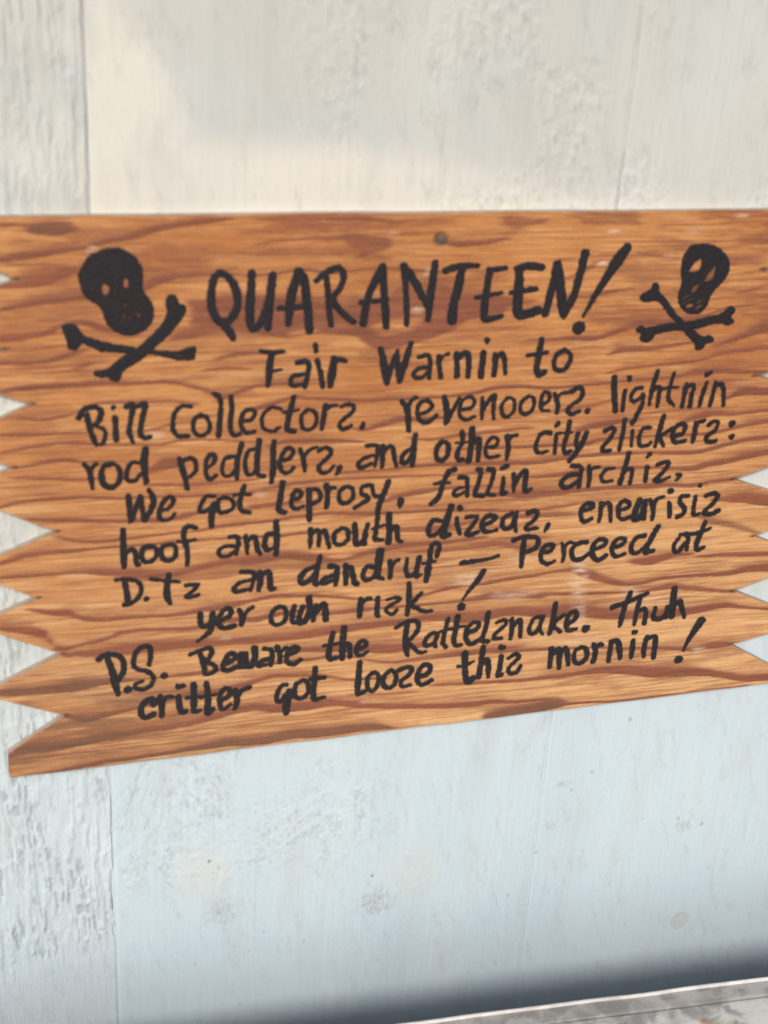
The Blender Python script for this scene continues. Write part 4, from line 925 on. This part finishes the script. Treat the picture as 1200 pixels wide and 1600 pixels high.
-98.5,-48.6,1.8 -106.8,-50.3,1.8 -111.3,-54.7,1.8 -108.9,-57.6,1.8 -99.6,-56.3,1.8
-92,-42.5,2.1 -91.9,-50.2,2.2 -93,-58,2.2
-92,-45.5,2.2 -85.5,-43.1,2.2 -84.7,-50.8,2.2 -83.7,-57.4,2.2 -81.2,-57.2,2.2
@dandruf
-51.1,-41.7,2.1 -57.7,-43.9,2 -61.6,-50.1,2.1 -60.2,-54.7,2.1 -55,-53,2.1 -50.4,-46.9,2.1
-47.2,-33.3,2 -49.2,-44.3,2.1 -50.4,-55.1,2.1 -48.2,-56.6,2.1
-39.6,-42,2.2 -34.6,-43.1,2.2 -33.8,-48.3,2.2 -34.6,-58.2,2.2
-35.6,-49.8,1.8 -42.9,-51.6,1.8 -45.4,-54.5,1.8 -42.7,-56.1,1.8 -35.4,-53.6,1.8
-27.3,-42.3,2.2 -26.7,-50.2,2.2 -26.6,-58.2,2.2
-26.6,-44.1,2.2 -22.8,-45.4,2.2 -19.8,-57.4,2.2 -17.9,-58.5,2.2
-4.9,-45.4,2 -11.1,-44.9,2 -13.6,-51.3,2 -11.5,-56,2 -5.6,-54.4,2 -2.3,-46.7,2
-1.3,-32.2,3 -1.9,-42.7,3 -2.6,-53.6,3
-2.6,-53.6,2.1 2,-56,2.1
6.7,-40.9,2 7.7,-47.5,2 7.6,-55.5,2
8.3,-46.5,1.6 11.2,-41.9,1.6 14,-40.8,1.6
20.5,-40.6,1.8 19.8,-49.9,1.8 22.3,-55.3,1.9 27,-53.2,1.9 29.6,-45.2,1.9
29.9,-40,2.1 28.6,-49.2,2.1 28.7,-55.9,2.1 31.6,-55,2.1
43.8,-39.4,2.1 44.8,-31.3,2.1 41.1,-28.7,2.1 38.5,-33.6,2.1 38.3,-43.1,2.1 37.3,-51.3,2.1
37.6,-49.9,2.5 36.7,-60.7,2.5
33,-45.5,1.5 42.6,-44.4,1.5
@dash
64.6,-47.5,2.5 75.1,-46.7,1.9 86.7,-45.3,1.5 93.6,-43.3,1.8
@Perceed
104.4,-31,2 112.4,-28.8,2 121.6,-29.5,2 125.1,-33.2,2 123.7,-38.6,2 116.4,-42,2 112.5,-42,2
113.3,-31.2,2.3 113.1,-42,2.3 113.3,-54.4,2.3
128.5,-44.2,1.9 136.3,-42.4,1.9 137.5,-37.9,1.9 131.7,-37.4,1.9 128.7,-43.2,1.9 129.5,-50.3,1.9 134.9,-54,1.9 140.7,-51.9,1.9
144.9,-36.3,1.8 147.9,-44.7,1.8 147.2,-52.8,1.8
146.9,-42.1,1.6 150.2,-36.7,1.6 154.7,-36.8,1.6
165.7,-37.3,2.1 159.7,-37.4,2.1 154.5,-41,2.1 154.1,-46.6,2.1 157.4,-51.8,2.1 162.8,-51.8,2.1 170.2,-46.4,2.1
172,-44,2.1 180.4,-41.5,2.1 181.9,-37,2.1 175.6,-35.8,2.1 171.3,-42.3,2.1 173.1,-50.6,2.1 178,-53.8,2.1 184,-50.3,2.1
188.2,-43.8,2 196.7,-41.3,2 197.8,-36.8,2 191.9,-36.3,1.9 188.2,-42.1,2 189.2,-49,2 192.8,-52.1,2 199.6,-50.1,2
215,-35.2,2 208.3,-36.1,2 204.6,-41.9,2 205.6,-48.8,2 211,-50,2 217.5,-42.9,2
224.9,-28.1,2.4 219.9,-40.2,2.4 217.4,-49.7,2.4 224,-49.1,2.4
@at
244.7,-39.5,1.8 241.7,-44.7,1.8 242.5,-50.2,1.9 246.6,-51.3,1.9 251.7,-44,1.9
245.7,-36.7,2 252.4,-37.2,2 253.5,-50.3,2
265.9,-26.5,2.1 263.3,-37.7,2.1 261.2,-46.2,2.1 263,-51.1,2.2 268.1,-49.6,2.2
249.9,-36.7,1.8 260.9,-36.1,1.9 270.9,-32.8,1.9
@yer
-136.1,-74.5,2.2 -135.7,-82.7,2.2 -132.7,-85.1,2.2 -128,-82.4,2.2
-127.1,-74.5,2.5 -127.7,-83.8,2.6 -130.1,-91.1,2.2 -138.1,-97.3,1.3
-122.4,-81.5,2 -114.9,-78.1,2 -113.4,-73,2 -117.9,-71.9,2 -121.8,-77.5,2 -123,-84.2,2.1 -118.4,-87.8,2.1 -111.2,-86.7,2.1
-107.1,-73.6,2.2 -104.7,-80.4,2.2 -105.4,-86.1,2.2
-104.1,-79.4,1.8 -100.5,-74.2,1.8 -97.2,-71.8,1.8
@own
-77,-73,1.8 -82.1,-77,1.8 -83,-84.9,1.8 -78.4,-88.8,1.8 -72.6,-86.1,1.8 -71.6,-77.9,1.8 -74.5,-73.5,1.8 -79.4,-73.8,1.8
-65.4,-74.1,2.1 -66.7,-79.7,2.1 -66.5,-87.1,2.1 -61.3,-88.6,2.1
-59.2,-75.2,2.1 -61.2,-81.6,2.1 -62.2,-89.2,2.1
-54.5,-67.7,2.5 -53.6,-78.2,2.5 -56.2,-86.3,2.5 -60.6,-88.9,2.5
-48.8,-74.7,2.2 -50.2,-81.3,2.2 -50.6,-87.5,2.2
-49.2,-80.6,2.4 -44.4,-74.8,2.4 -41.9,-75.7,2.4 -40.9,-87.7,2.4
@rizk
-14.1,-72.2,2.4 -14.3,-80.3,2.4 -14.4,-87,2.4
-13.9,-76.8,1.7 -9.7,-73,1.7 -6.2,-72.9,1.7
-0.9,-72.4,2 -1.1,-80.1,2 -0.7,-86.9,2 1,-88.5,2
6.8,-74.8,1.6 12.8,-73.2,1.6 16.7,-74.9,1.6 13.3,-77.9,1.6 7.4,-80.9,1.6 6.4,-84.7,1.6 11.4,-88,1.6 15,-84.6,1.6
23.1,-61.5,2.1 24,-75.3,2.1 23.6,-89.1,2.2
33.3,-71.5,1.9 29.8,-75.8,1.9 25.7,-81.1,1.9 31.7,-84.7,1.9 37.1,-87.8,1.9 42.9,-87.6,1.9
@!
82.8,-56.1,2.8 78,-64.4,2.3 72.2,-72.4,1.6 67.6,-79.8,1.2
66.8,-86.2,3.3 67.1,-86.5,3.3
@P.S.
-211,-105.8,2.1 -205.7,-102.5,2.1 -197.6,-103.4,2.1 -193.3,-109,2.2 -193,-117.4,2.2 -196.4,-124,2.2 -198.8,-126.6,2.2
-204.4,-105.8,2.5 -201.5,-116.5,2.5 -199.5,-127.9,2.6 -197.4,-137.7,2.6
-190.7,-134.2,3 -190.2,-134.3,3
-174.2,-114.1,1.9 -173.1,-105.6,1.9 -173.8,-98.8,1.9 -178.9,-98.3,1.9 -184,-103.1,1.9 -185.8,-112.6,1.9 -182.8,-117.1,1.9 -175.7,-119.9,1.9 -171.3,-125.3,1.9 -173.2,-132.2,1.9 -179.6,-135.4,1.9 -185.2,-133,1.9 -184,-129.6,1.9 -179.4,-128.2,1.9
-163,-124.8,2.7 -162.3,-124.9,2.7
@Beware
-143.8,-108.5,1.9 -137.5,-105.9,1.9 -129.7,-103.9,1.9 -127.6,-107.4,1.9 -129.7,-112.8,2 -133.7,-115.9,2 -127.9,-117.9,2 -124.5,-122.5,2 -126.9,-126.2,2 -132.1,-127.1,2
-136.3,-108.2,2.1 -133.7,-118,2.1 -132.8,-127,2.1
-118.8,-119.8,2 -111,-116.1,2 -109.4,-112.3,2 -114.6,-111,2 -118.6,-118.1,2 -118.6,-124.2,2 -114.5,-125.4,2 -109.1,-122.7,2
-105.5,-112,2.4 -106,-123,2.4
-101.9,-111.6,2.4 -101.4,-122.8,2.4
-95.2,-108.1,2.5 -94.5,-114.9,2.5 -97.2,-123.5,2.5
-106,-123.4,1.9 -97.4,-123.9,1.9
-87.8,-108.8,2 -82.5,-110.7,2 -81.5,-116.2,2 -82.4,-124.4,2
-82.7,-117.8,2 -89.5,-119.7,2 -91.6,-123.5,2 -86.3,-123.6,2
-78,-108.4,2.1 -75.4,-115.4,2.1 -75.6,-122.3,2.1
-75.4,-114.3,1.6 -71.8,-110.4,1.6 -70,-109.2,1.6
-70.1,-116.3,2 -63,-113.8,2 -61.5,-110.7,2 -66.2,-110.2,2 -70.2,-116,2 -69.4,-122.9,2 -63.9,-124.9,2 -59.7,-121.3,2
@the
-34.8,-100.3,2.1 -36.3,-109.4,2.1 -37.5,-119.3,2.2 -35.7,-123.5,2.2 -31.3,-122.8,2.2
-41.6,-111,1.5 -36.2,-110.4,1.5 -29.6,-110,1.5
-26.1,-96.4,2.5 -26.8,-110.3,2.6 -26.6,-123.6,2.6
-26,-112.5,2 -22,-110.8,2 -20.8,-116.6,2 -20.3,-122.9,2
-15,-117.5,1.8 -8.8,-114.5,1.8 -8.6,-110.4,1.8 -12.8,-110.2,1.8 -16.1,-117.1,1.8 -14.6,-121.3,1.8 -10.3,-122.5,1.8 -6.6,-119.5,1.8
@Rattelznake.
15,-100.3,1.9 20.9,-96.6,1.9 29.6,-95.2,1.9 33.1,-99.1,1.9 32.2,-106,1.9 27.1,-112,1.9 24.9,-113.9,1.9 30.1,-119.1,1.9 35.7,-124.5,1.9 40.3,-124.5,1.9
24.2,-98.3,2.3 23.4,-110.9,2.3 24.6,-119.7,2.3 26.3,-126,2.4
47.6,-107.7,1.8 42.1,-109.8,1.8 39.3,-116.1,1.8 41.9,-119.7,1.8 47.5,-115.9,1.8 49.9,-109.4,1.8
48.6,-109.3,1.7 48,-118.8,1.7 49.2,-120.7,1.7
57.1,-96,1.9 55.6,-106.7,1.9 54.4,-116.8,1.9 57.2,-121.9,2
46.4,-108.8,1.5 59.2,-105.6,1.5 71.6,-103.9,1.5
64.9,-94.9,2.1 64.4,-104.7,2.1 63.4,-116.2,2.1 65.7,-121.3,2.1 69.7,-121.3,2.1
73.4,-110.2,2 80.6,-108.4,2 83.1,-103.1,2 78,-101.9,1.9 73.4,-107,2 73.5,-115.8,2 77.7,-121,2 84.1,-118.3,2
89.9,-94,2.1 89.1,-107,2.1 87,-118.2,2.1 91.6,-120.2,2.1
97.7,-103.4,1.8 103.9,-101.4,1.8 105.9,-104.2,1.8 103.2,-108.3,1.8 97.3,-113.7,1.8 97,-117.7,1.8 102.9,-118.3,1.8
110.2,-101.7,2.1 111.5,-110.6,2.1 110.7,-119.8,2.1
111.6,-108.4,2 116.1,-102.7,2 118.1,-105.3,2 119.1,-118.4,2
136.9,-101.5,1.8 129.5,-102.3,1.8 126,-110.5,1.8 127.9,-116.3,1.9 133.5,-113.9,1.9 135.9,-104.3,1.8
136.4,-102.9,1.7 135,-112.8,1.7 138,-117.6,1.7
145.9,-90.6,2.3 145.5,-104.9,2.3 143.8,-117.8,2.3
154.4,-101.6,1.9 149,-105.6,1.9 146.3,-110.2,1.9 153.1,-117.2,1.9
158.5,-110.9,2 165.1,-105.3,2 164.4,-99.6,2 159.3,-100.6,2 157.2,-109,2 159.4,-116.3,2 166,-115.8,2
175.3,-116.1,3.2 176.1,-115.8,3.2
@thuh
195.9,-98.2,2.2 207,-95,2.2 216.3,-91.4,2.2 224.9,-88,2.2
209.9,-86,2.3 206.9,-97.2,2.3 205.6,-107.5,2.3 204.7,-116.1,2.3
219.1,-91.2,2 218,-102.7,2 217.3,-115.8,2.1
218.3,-104.9,2 223.8,-102,2 226.5,-107.9,2.1 226.3,-115.9,2.1
234.1,-102.2,2.2 233.7,-111.3,2.2 238.7,-113.3,2.2 244.5,-109.6,2.2 244.8,-102.4,2.2
245.5,-102.2,1.9 245,-112.3,1.9
248.6,-85.8,2.8 249.1,-98,2.8 250.2,-111.9,2.8
250.5,-101.9,2.2 255.3,-98.1,2.2 258.1,-104.8,2.2 261.6,-113.1,2.2
@critter
-171.5,-149.5,2.4 -171.2,-145.9,2.4 -175.6,-145,2.4 -180.2,-149.9,2.4 -181,-156.8,2.4 -177.7,-160.6,2.4 -171.6,-158.4,2.4
-166.6,-143.2,2.4 -165.5,-150.2,2.4 -165.6,-160.6,2.4
-165.5,-149.5,1.8 -161.8,-144.4,1.8 -157.6,-144.2,1.8
-153.3,-135.8,2.2 -149.4,-135.3,2.2
-152.8,-144.7,2.5 -151.7,-156.1,2.5 -150.1,-158.9,2.5 -146.8,-158.1,2.5
-141.5,-135.2,2.4 -141,-147.2,2.4 -141.1,-158.5,2.4 -136.4,-159,2.4
-146.5,-146.5,1.5 -137.6,-146.1,1.5
-131.5,-134.8,2.5 -130.3,-148.4,2.5 -130.9,-161.7,2.5 -126.6,-159,2.5
-136.4,-147.2,1.6 -124.2,-145.7,1.6
-120.5,-151.2,2 -114.6,-148.7,2 -114,-142.5,2 -118.7,-142,2 -121.5,-149.3,2 -120.8,-157.9,2 -117.4,-159.7,2 -113.1,-156.1,2
-109.5,-143.7,2.3 -108.1,-153.8,2.3 -109.9,-160.6,2.3
-108.2,-150.1,2.1 -104.5,-144.7,2.1 -98.4,-142,2.1
@got
-69.7,-143.1,1.9 -72.8,-143.1,1.9 -75.9,-147.1,1.9 -77.3,-155.5,1.9 -74.4,-158,1.9 -70.1,-152.2,1.9 -67.7,-149.8,1.9
-67.4,-149.5,2.9 -69,-159.6,2.9 -69.4,-168.8,2.9
-57.8,-140.6,1.9 -62.5,-144.2,1.9 -62.9,-154.1,1.9 -58,-156.9,1.9 -52.7,-152.3,1.9 -52.9,-143.8,1.9 -56.6,-140,1.9 -60.3,-141.8,1.9
-47.5,-130.1,2.3 -47.7,-141.4,2.3 -48.4,-151.6,2.3 -46.8,-158.9,2.3 -39.5,-157.8,2.3
-50.7,-139.9,1.9 -40.2,-139.6,1.9
@looze
-12.2,-128.7,2.3 -12.5,-143.7,2.4 -12.5,-156.8,2.4 -6.7,-156.2,2.4
-0.4,-139.4,1.8 -5.1,-143,1.8 -4.6,-153.2,1.8 -0.8,-156.6,1.8 3.2,-151.4,1.8 3.4,-142.5,1.8 0.2,-139.2,1.8 -3,-140.3,1.8
13.2,-138.6,1.9 8.5,-143,1.9 8.3,-151.9,2 12.8,-155.1,2 17.6,-151.4,2 17.8,-144,2 14.5,-138.8,1.9 10,-140.2,1.9
20.4,-139.4,2 26.8,-137.1,2 30.6,-139.4,2 27.9,-145.1,2 22.6,-149.7,2 23.6,-154.8,2 30.5,-154.3,2
35.3,-147.7,2.1 43.8,-145.3,2.1 45.7,-139.1,2.1 41.1,-136.4,2.1 36.5,-141.5,2.1 35.8,-150.4,2.1 40.5,-155.1,2.1 47.5,-151.7,2.1
@thiz
73.7,-129.3,2.5 74.7,-141.1,2.6 76.4,-153,2.6 79,-156.3,2.6 82.5,-153.6,2.6
69,-141.2,1.7 75.3,-140.4,1.7 81.5,-137.6,1.7
88.7,-124.9,2.4 88,-139.4,2.4 87.4,-152.6,2.4
88.2,-141.7,2.3 92.9,-137.2,2.3 94.6,-144.6,2.3 95.4,-153.5,2.3
103.6,-126.4,2.4 105.3,-127.2,2.4
104.8,-135.5,2.1 104.3,-147.1,2.2 103.2,-152.8,2.2 106.2,-152.6,2.2
110.8,-137.6,1.9 116.6,-134.4,1.9 120.1,-137.5,1.9 116.1,-142.3,1.9 112.1,-147.2,1.9 113.9,-152.4,1.9 119.7,-151.5,1.9 122,-146.3,1.9
@mornin
147.2,-132.2,2.2 147.5,-141,2.2 147.9,-149.9,2.2
148.5,-137.3,2.3 153.5,-133,2.3 155.1,-140.3,2.3 156,-151.3,2.4
155.5,-138,2.3 159.5,-132.8,2.3 161.9,-139.4,2.3 163.7,-148.5,2.4
173.1,-133.7,2 168.2,-137,2 168.6,-146.2,2.1 174.3,-148.8,2.1 179,-144.2,2.1 178,-136.5,2.1 174.4,-133.4,2 170.5,-135.3,2
184.1,-132.1,2.3 186.6,-140.4,2.4 185.5,-148.3,2.4
186.2,-137.6,1.9 188.3,-132.5,1.9 192,-133.3,1.9
199.3,-130.6,2.2 199.2,-140.2,2.2 199.3,-149.1,2.2
200.7,-130.4,2.4 205.6,-131.9,2.4 207.6,-139.5,2.4 209.4,-147,2.4
218.2,-123.7,2.4 220.4,-123.7,2.4
218.6,-131.7,2.2 219.2,-140.6,2.2 219.1,-148,2.2
230.5,-129.8,2.2 229.6,-138.6,2.2 230.6,-148.2,2.3
230.1,-132,2.2 236.6,-129.6,2.2 238.9,-133.7,2.2 239.6,-150.4,2.3
@!
277.7,-118.4,3.6 273.9,-126,3.2 269,-136.3,2 266.2,-145.8,1.4
262.9,-154.3,3.4 263.5,-154.4,3.4'''
cur = None; words = []
for ln in WORDS.splitlines():
    if ln.startswith('@'): cur = (ln[1:], []); words.append(cur)
    else: cur[1].append(pts(ln))
BR = np.random.default_rng(11)
for wname, ss in words:
    S_ = []
    for P in ss:
        P = smooth(P, 5).copy(); q = np.linspace(0, 1, len(P)); a_, b2, c2 = BR.uniform(-.16, .12), BR.uniform(-.30, .06), BR.uniform(-.07, .07)
        P[:, 2] *= 1.09*(1+a_*(1-sstep(0, .25, q))+b2*sstep(.7, 1, q)+c2*np.sin(q*7+a_*40))
        S_.append(P)
    A_ = np.vstack(S_); m = A_[:, 2].max()
    def fn(X, Z, S_=S_):
        b_ = np.full(X.shape, -99.)
        for P in S_: b_ = np.maximum(b_, stroke_sd(P, X, Z))
        return b_
    lab = {'dash': 'black painted dash after the word dandruf', '!': 'black painted slanting exclamation mark'}.get(wname, 'black hand-painted lettering reading ' + wname)
    paint('painted_mark' if wname in ('dash', '!') else 'painted_word', fn,
          (A_[:, 0].min()-m, A_[:, 1].min()-m, A_[:, 0].max()+m, A_[:, 1].max()+m), lab)
for txt, lab in (('''O -192.8,202.1 -187.1,201.6 -181.5,198.6 -176.7,194.3 -173.5,188.3 -173.1,181.5 -173.3,175.4 -171.8,171.1 -168.5,166.7 -166.5,160.5 -166.9,153.5 -169.7,148.2 -174.4,144.4 -180.3,142.3 -187,143 -192.7,145.4 -197.2,150.8 -199.1,155.2 -200.2,160.5 -203.7,164.9 -208.5,167.6 -212,172 -213.5,177.1 -214.8,183.1 -213.9,186.5 -210.9,191.5 -207.5,196.5 -202.6,199.3 -197.6,201.5
H 1 -198.8,178.1 -196.8,177.6 -194.8,175.5 -195.3,172.5 -197.4,170.4 -199.4,172.1 -199.9,175.1
H 1 -184.2,181.8 -182.8,179.5 -182.7,176.1 -184.4,174.8 -185.7,176.1 -185.9,179.1
H 0.55 -186.2,156.6 -185.6,156.4 -186.7,152.7 -187.6,152.7
H 0.55 -182.3,156.1 -181.5,155.8 -182.4,153 -183.2,153.2
H 0.5 -177.4,158.1 -175.4,157.2 -175.9,154.2 -177.1,155.1
H 0.4 -185.6,164.9 -184.4,164.4 -185,161.8 -186.1,162.3
B -226.3,150.7 -223.8,152 -218.9,151.4 -215.8,148.7 -213.5,144.7 -208.6,141.9 -200.4,139.2 -190.5,136.7 -180.5,134.6 -173.7,133 -167,132.3 -160.2,131.2 -153.4,130.5 -146.5,132.1 -140.5,133.9 -138.3,132 -139.2,127.5 -140.1,123.9 -145.7,123.5 -151.7,124.3 -158.5,126.4 -167,128.3 -173.8,129 -183.9,130.1 -194,131 -201.5,131.7 -205.6,134.1 -209.7,136 -213.7,137.9 -215.9,135.3 -218,133.3 -221.3,133.9 -223.5,136.6 -223.9,141 -225.3,145.5 -226.6,148.1
B -155.1,170.3 -151.7,168.9 -149.7,164 -146.3,163.1 -144.8,159.9 -145.9,156.4 -148.9,151.2 -153.2,146 -158.4,139.9 -163.5,135.6 -168.7,130.3 -175.6,125 -182.5,120.7 -187.5,117.2 -188.8,113.7 -191.2,110.3 -195.4,110.9 -197.9,113.7 -201.2,113 -205.4,114.5 -207,116.8 -205.2,119 -200.2,119.3 -195.9,121.5 -190.8,125.9 -183.9,130.6 -177.1,134.4 -171.9,139.6 -165.9,144.8 -161.6,150 -158.4,155.9 -158.1,160.3 -158.9,164.7 -157.6,169''', 'at the left of the heading'), ('''O 215.2,197.6 221.4,199.2 229.9,198.7 237.7,196.4 244.1,192 248.8,185.9 250.1,180.6 248.7,174.5 244.5,168.4 240.2,163.2 238.2,158.8 237.2,153.4 233.8,148.2 228.5,146.1 221.7,147.1 215.8,151.3 212.4,157.6 212.2,164.7 213,171.7 211.1,177.8 210.9,184.8 211.7,191.2
H 1 217.4,178.6 221,185 225.6,188.1 226.7,183.6 225.6,179.7 221.7,178.3
H 0.75 230.8,171.1 233.6,177 238.3,182.6 238.4,177.3 237.3,172.8 234.1,171.2
H 0.65 221.7,163.1 223,167.2 227.5,169.8 226.4,165.2 223.8,162.6
H 0.7 215.6,158.6 220.7,161.8 221.2,161.1 216.3,157.9
H 0.6 220.5,157.2 224.1,158.9 224.4,158.2 221,156.7
H 0.75 219.4,152.5 221.9,154.5 225.3,153.9 225,152.4 221,151.3
H 0.7 227.7,155.3 232.2,157.8 232.6,156.9 228.5,154.5
H 0.75 226.8,150.6 231.7,153.6 232.3,152.5 227.8,149.9
H 0.5 216.6,154.8 219.2,156.6 219.6,156 217.2,154.3
B 190.5,170.4 193.6,171.2 195.8,168.5 197.2,164.1 202,159.6 207.7,153.3 213.4,146.9 219.9,141.5 225.3,137.8 230.8,133.1 237,129.1 242.7,129.8 246.5,126.9 246.1,123.8 241,123 239.6,119.8 236,118.1 232.5,119.1 231.9,122.8 227.9,126.4 222,132.1 215.3,138.6 208.8,144.2 202,151.5 196.7,156.9 191.2,156.6 185.7,156 182.3,159.2 182.5,162.3 186.3,164.4 189.6,166.9
B 182.6,136.1 185.5,138.7 190.4,137.2 199.5,138.8 209.6,140.3 219,140.5 231,142.4 242,144.8 249.3,146.6 251.8,148.6 254.2,151.2 257.9,152 260.8,149.3 259.9,146.6 257.5,143.9 260.6,140.2 258.6,137.5 254.9,136.7 250.8,138.5 243.2,137.8 232.2,135.1 222.8,134.3 213.4,134.1 204.2,132.6 198.7,131.4 196.5,127.6 193,125.5 188.2,126.5 185.9,129.7 186.9,132.4 182.9,133.9''', 'at the right of the heading')):
    out = None; holes = []; bones = []
    for ln in txt.splitlines():
        kx, rest = ln[0], ln[2:]
        if kx == 'O': out = smooth(np.vstack([pts(rest), pts(rest)[:1]]), 4)[:-1]
        elif kx == 'H': s, r_ = rest.split(' ', 1); holes.append((float(s), pts(r_)))
        else: bones.append(smooth(np.vstack([pts(rest), pts(rest)[:1]]), 3)[:-1])
    def cov(X, Z, holes=holes):
        c_ = np.ones_like(X)
        for s, P in holes: c_ = c_*(1-s*sstep(-.7, .7, poly_sd(P, X, Z)))
        return c_
    paint('painted_skull', lambda X, Z, o_=out: poly_sd(o_, X, Z), (*out.min(0), *out.max(0)), 'black painted skull with bare wood eyes ' + lab, cov)
    A_ = np.vstack(bones); m = 1
    def fb(X, Z, bones=bones):
        b_ = np.full(X.shape, -99.)
        for P in bones: b_ = np.maximum(b_, poly_sd(P, X, Z))
        return b_
    paint('painted_crossbones', fb, (A_[:, 0].min()-m, A_[:, 1].min()-m, A_[:, 0].max()+m, A_[:, 1].max()+m), 'black painted crossed bones ' + lab)

# nail head, set slightly below the surface
def disc(name, r, x, y, z, m, parent, origin, tilt=(0, 0)):
    n, prof = 28, [(0, -.35), (.55, -.30), (.85, -.12), (1.0, .15), (1.0, 1.2)]
    V = []; F = []
    for rr, yy in prof[1:]:
        for i in range(n):
            a = 2*math.pi*i/n; V.append((x+r*rr*math.cos(a), y+yy*r*.35, z+r*rr*math.sin(a)))
    V.append((x, y+prof[0][1]*r*.35, z)); c0 = len(V)-1
    for j in range(len(prof)-2):
        for i in range(n): F.append((j*n+i, j*n+(i+1) % n, (j+1)*n+(i+1) % n, (j+1)*n+i))
    for i in range(n): F.append((c0, (i+1) % n, i))
    me = bpy.data.meshes.new(name)
    me.from_pydata([tuple(Vector(v)/1000-origin) for v in V], [], F); me.materials.append(m)
    me.polygons.foreach_set('use_smooth', [True]*len(F)); me.update()
    return link(name, me, parent)
disc('nail_head', 3.2, nx+.6, FRONT-.15, nz, M_NAIL, sign, SL)

# ---------------------------------------------------------------- metal ledge at the foot of the wall
A0, A1 = Vector((-0.20712, -0.12695, 0)), Vector((0.31302, -0.14791, 0))
ang = math.atan2(A1.y-A0.y, A1.x-A0.x)
ledge = thing('metal_bin', 'weathered grey metal bin top with bright rim in front of the wall', 'metal bin', (A0.x+.3, A0.y-.16, -.97))
ledge.rotation_euler = (0, 0, ang)
ZT = -0.38011
def L(x, y, z):    # along the rim, towards the viewer (negative y), height -> bin's own coordinates
    c0 = Matrix.Rotation(-ang, 3, 'Z') @ (A0-Vector((ledge.location.x, ledge.location.y, 0)))
    return (c0.x+x, c0.y+y, z-ledge.location.z)
def sweep(name, prof, x0, x1, m, n=240, wob=.0003, seed=1):
    xs = np.linspace(x0, x1, n); V = []
    for i, x in enumerate(xs):
        w_ = wob*2*(float(vn(np.array([x*22.]), np.array([0.]), seed)[0])-.5)
        for (y, z) in prof: V.append(L(x, y+w_, z+w_*.7))
    np_ = len(prof); F = []
    for i in range(n-1):
        for j in range(np_-1): F.append((i*np_+j, i*np_+j+1, (i+1)*np_+j+1, (i+1)*np_+j))
    me = bpy.data.meshes.new(name); me.from_pydata(V, [], F); me.materials.append(m)
    me.polygons.foreach_set('use_smooth', [True]*len(F)); me.update()
    return link(name, me, ledge)
bead = [( -.0002+.0016*math.sin(a)*-1, ZT-.0016+.0016*math.cos(a)) for a in np.linspace(-2.2, 2.0, 14)]
sweep('folded_rim', bead, -.55, 1.0, M_BEAD, seed=3)
X0, X1 = -.55, 1.0
sweep('edge_strip', [(.0008, ZT-.034), (.0008, ZT-.0022), (-.001, ZT-.0015), (-.0028, ZT-.0024), (-.0135, ZT-.0026), (-.0152, ZT-.0030), (-.0156, ZT-.0058)], X0, X1, M_STRIP, wob=.0002, seed=5)
sweep('top_sheet', [(-.0150, ZT-.0062), (-.0166, ZT-.0060), (-.0172, ZT-.0036), (-.0186, ZT-.0030), (-.06, ZT-.0034), (-.13, ZT-.0040), (-.24, ZT-.0036), (-.30, ZT-.0030), (-.305, ZT-.0035), (-.306, ZT-.03)], X0, X1, M_TOP, wob=.0004, seed=7)
import bmesh
bm = bmesh.new(); bmesh.ops.create_cube(bm, size=1)
for v in bm.verts:
    v.co = Vector(L(.225+v.co.x*1.546, -.1525+v.co.y*.300, (ZT-.012-.965)/2+v.co.z*(ZT-.012+.965)))
bmesh.ops.bevel(bm, geom=bm.edges[:], offset=.004, segments=2, affect='EDGES')
me = bpy.data.meshes.new('body'); bm.to_mesh(me); bm.free(); me.materials.append(M_BODY)
link('body', me, ledge)
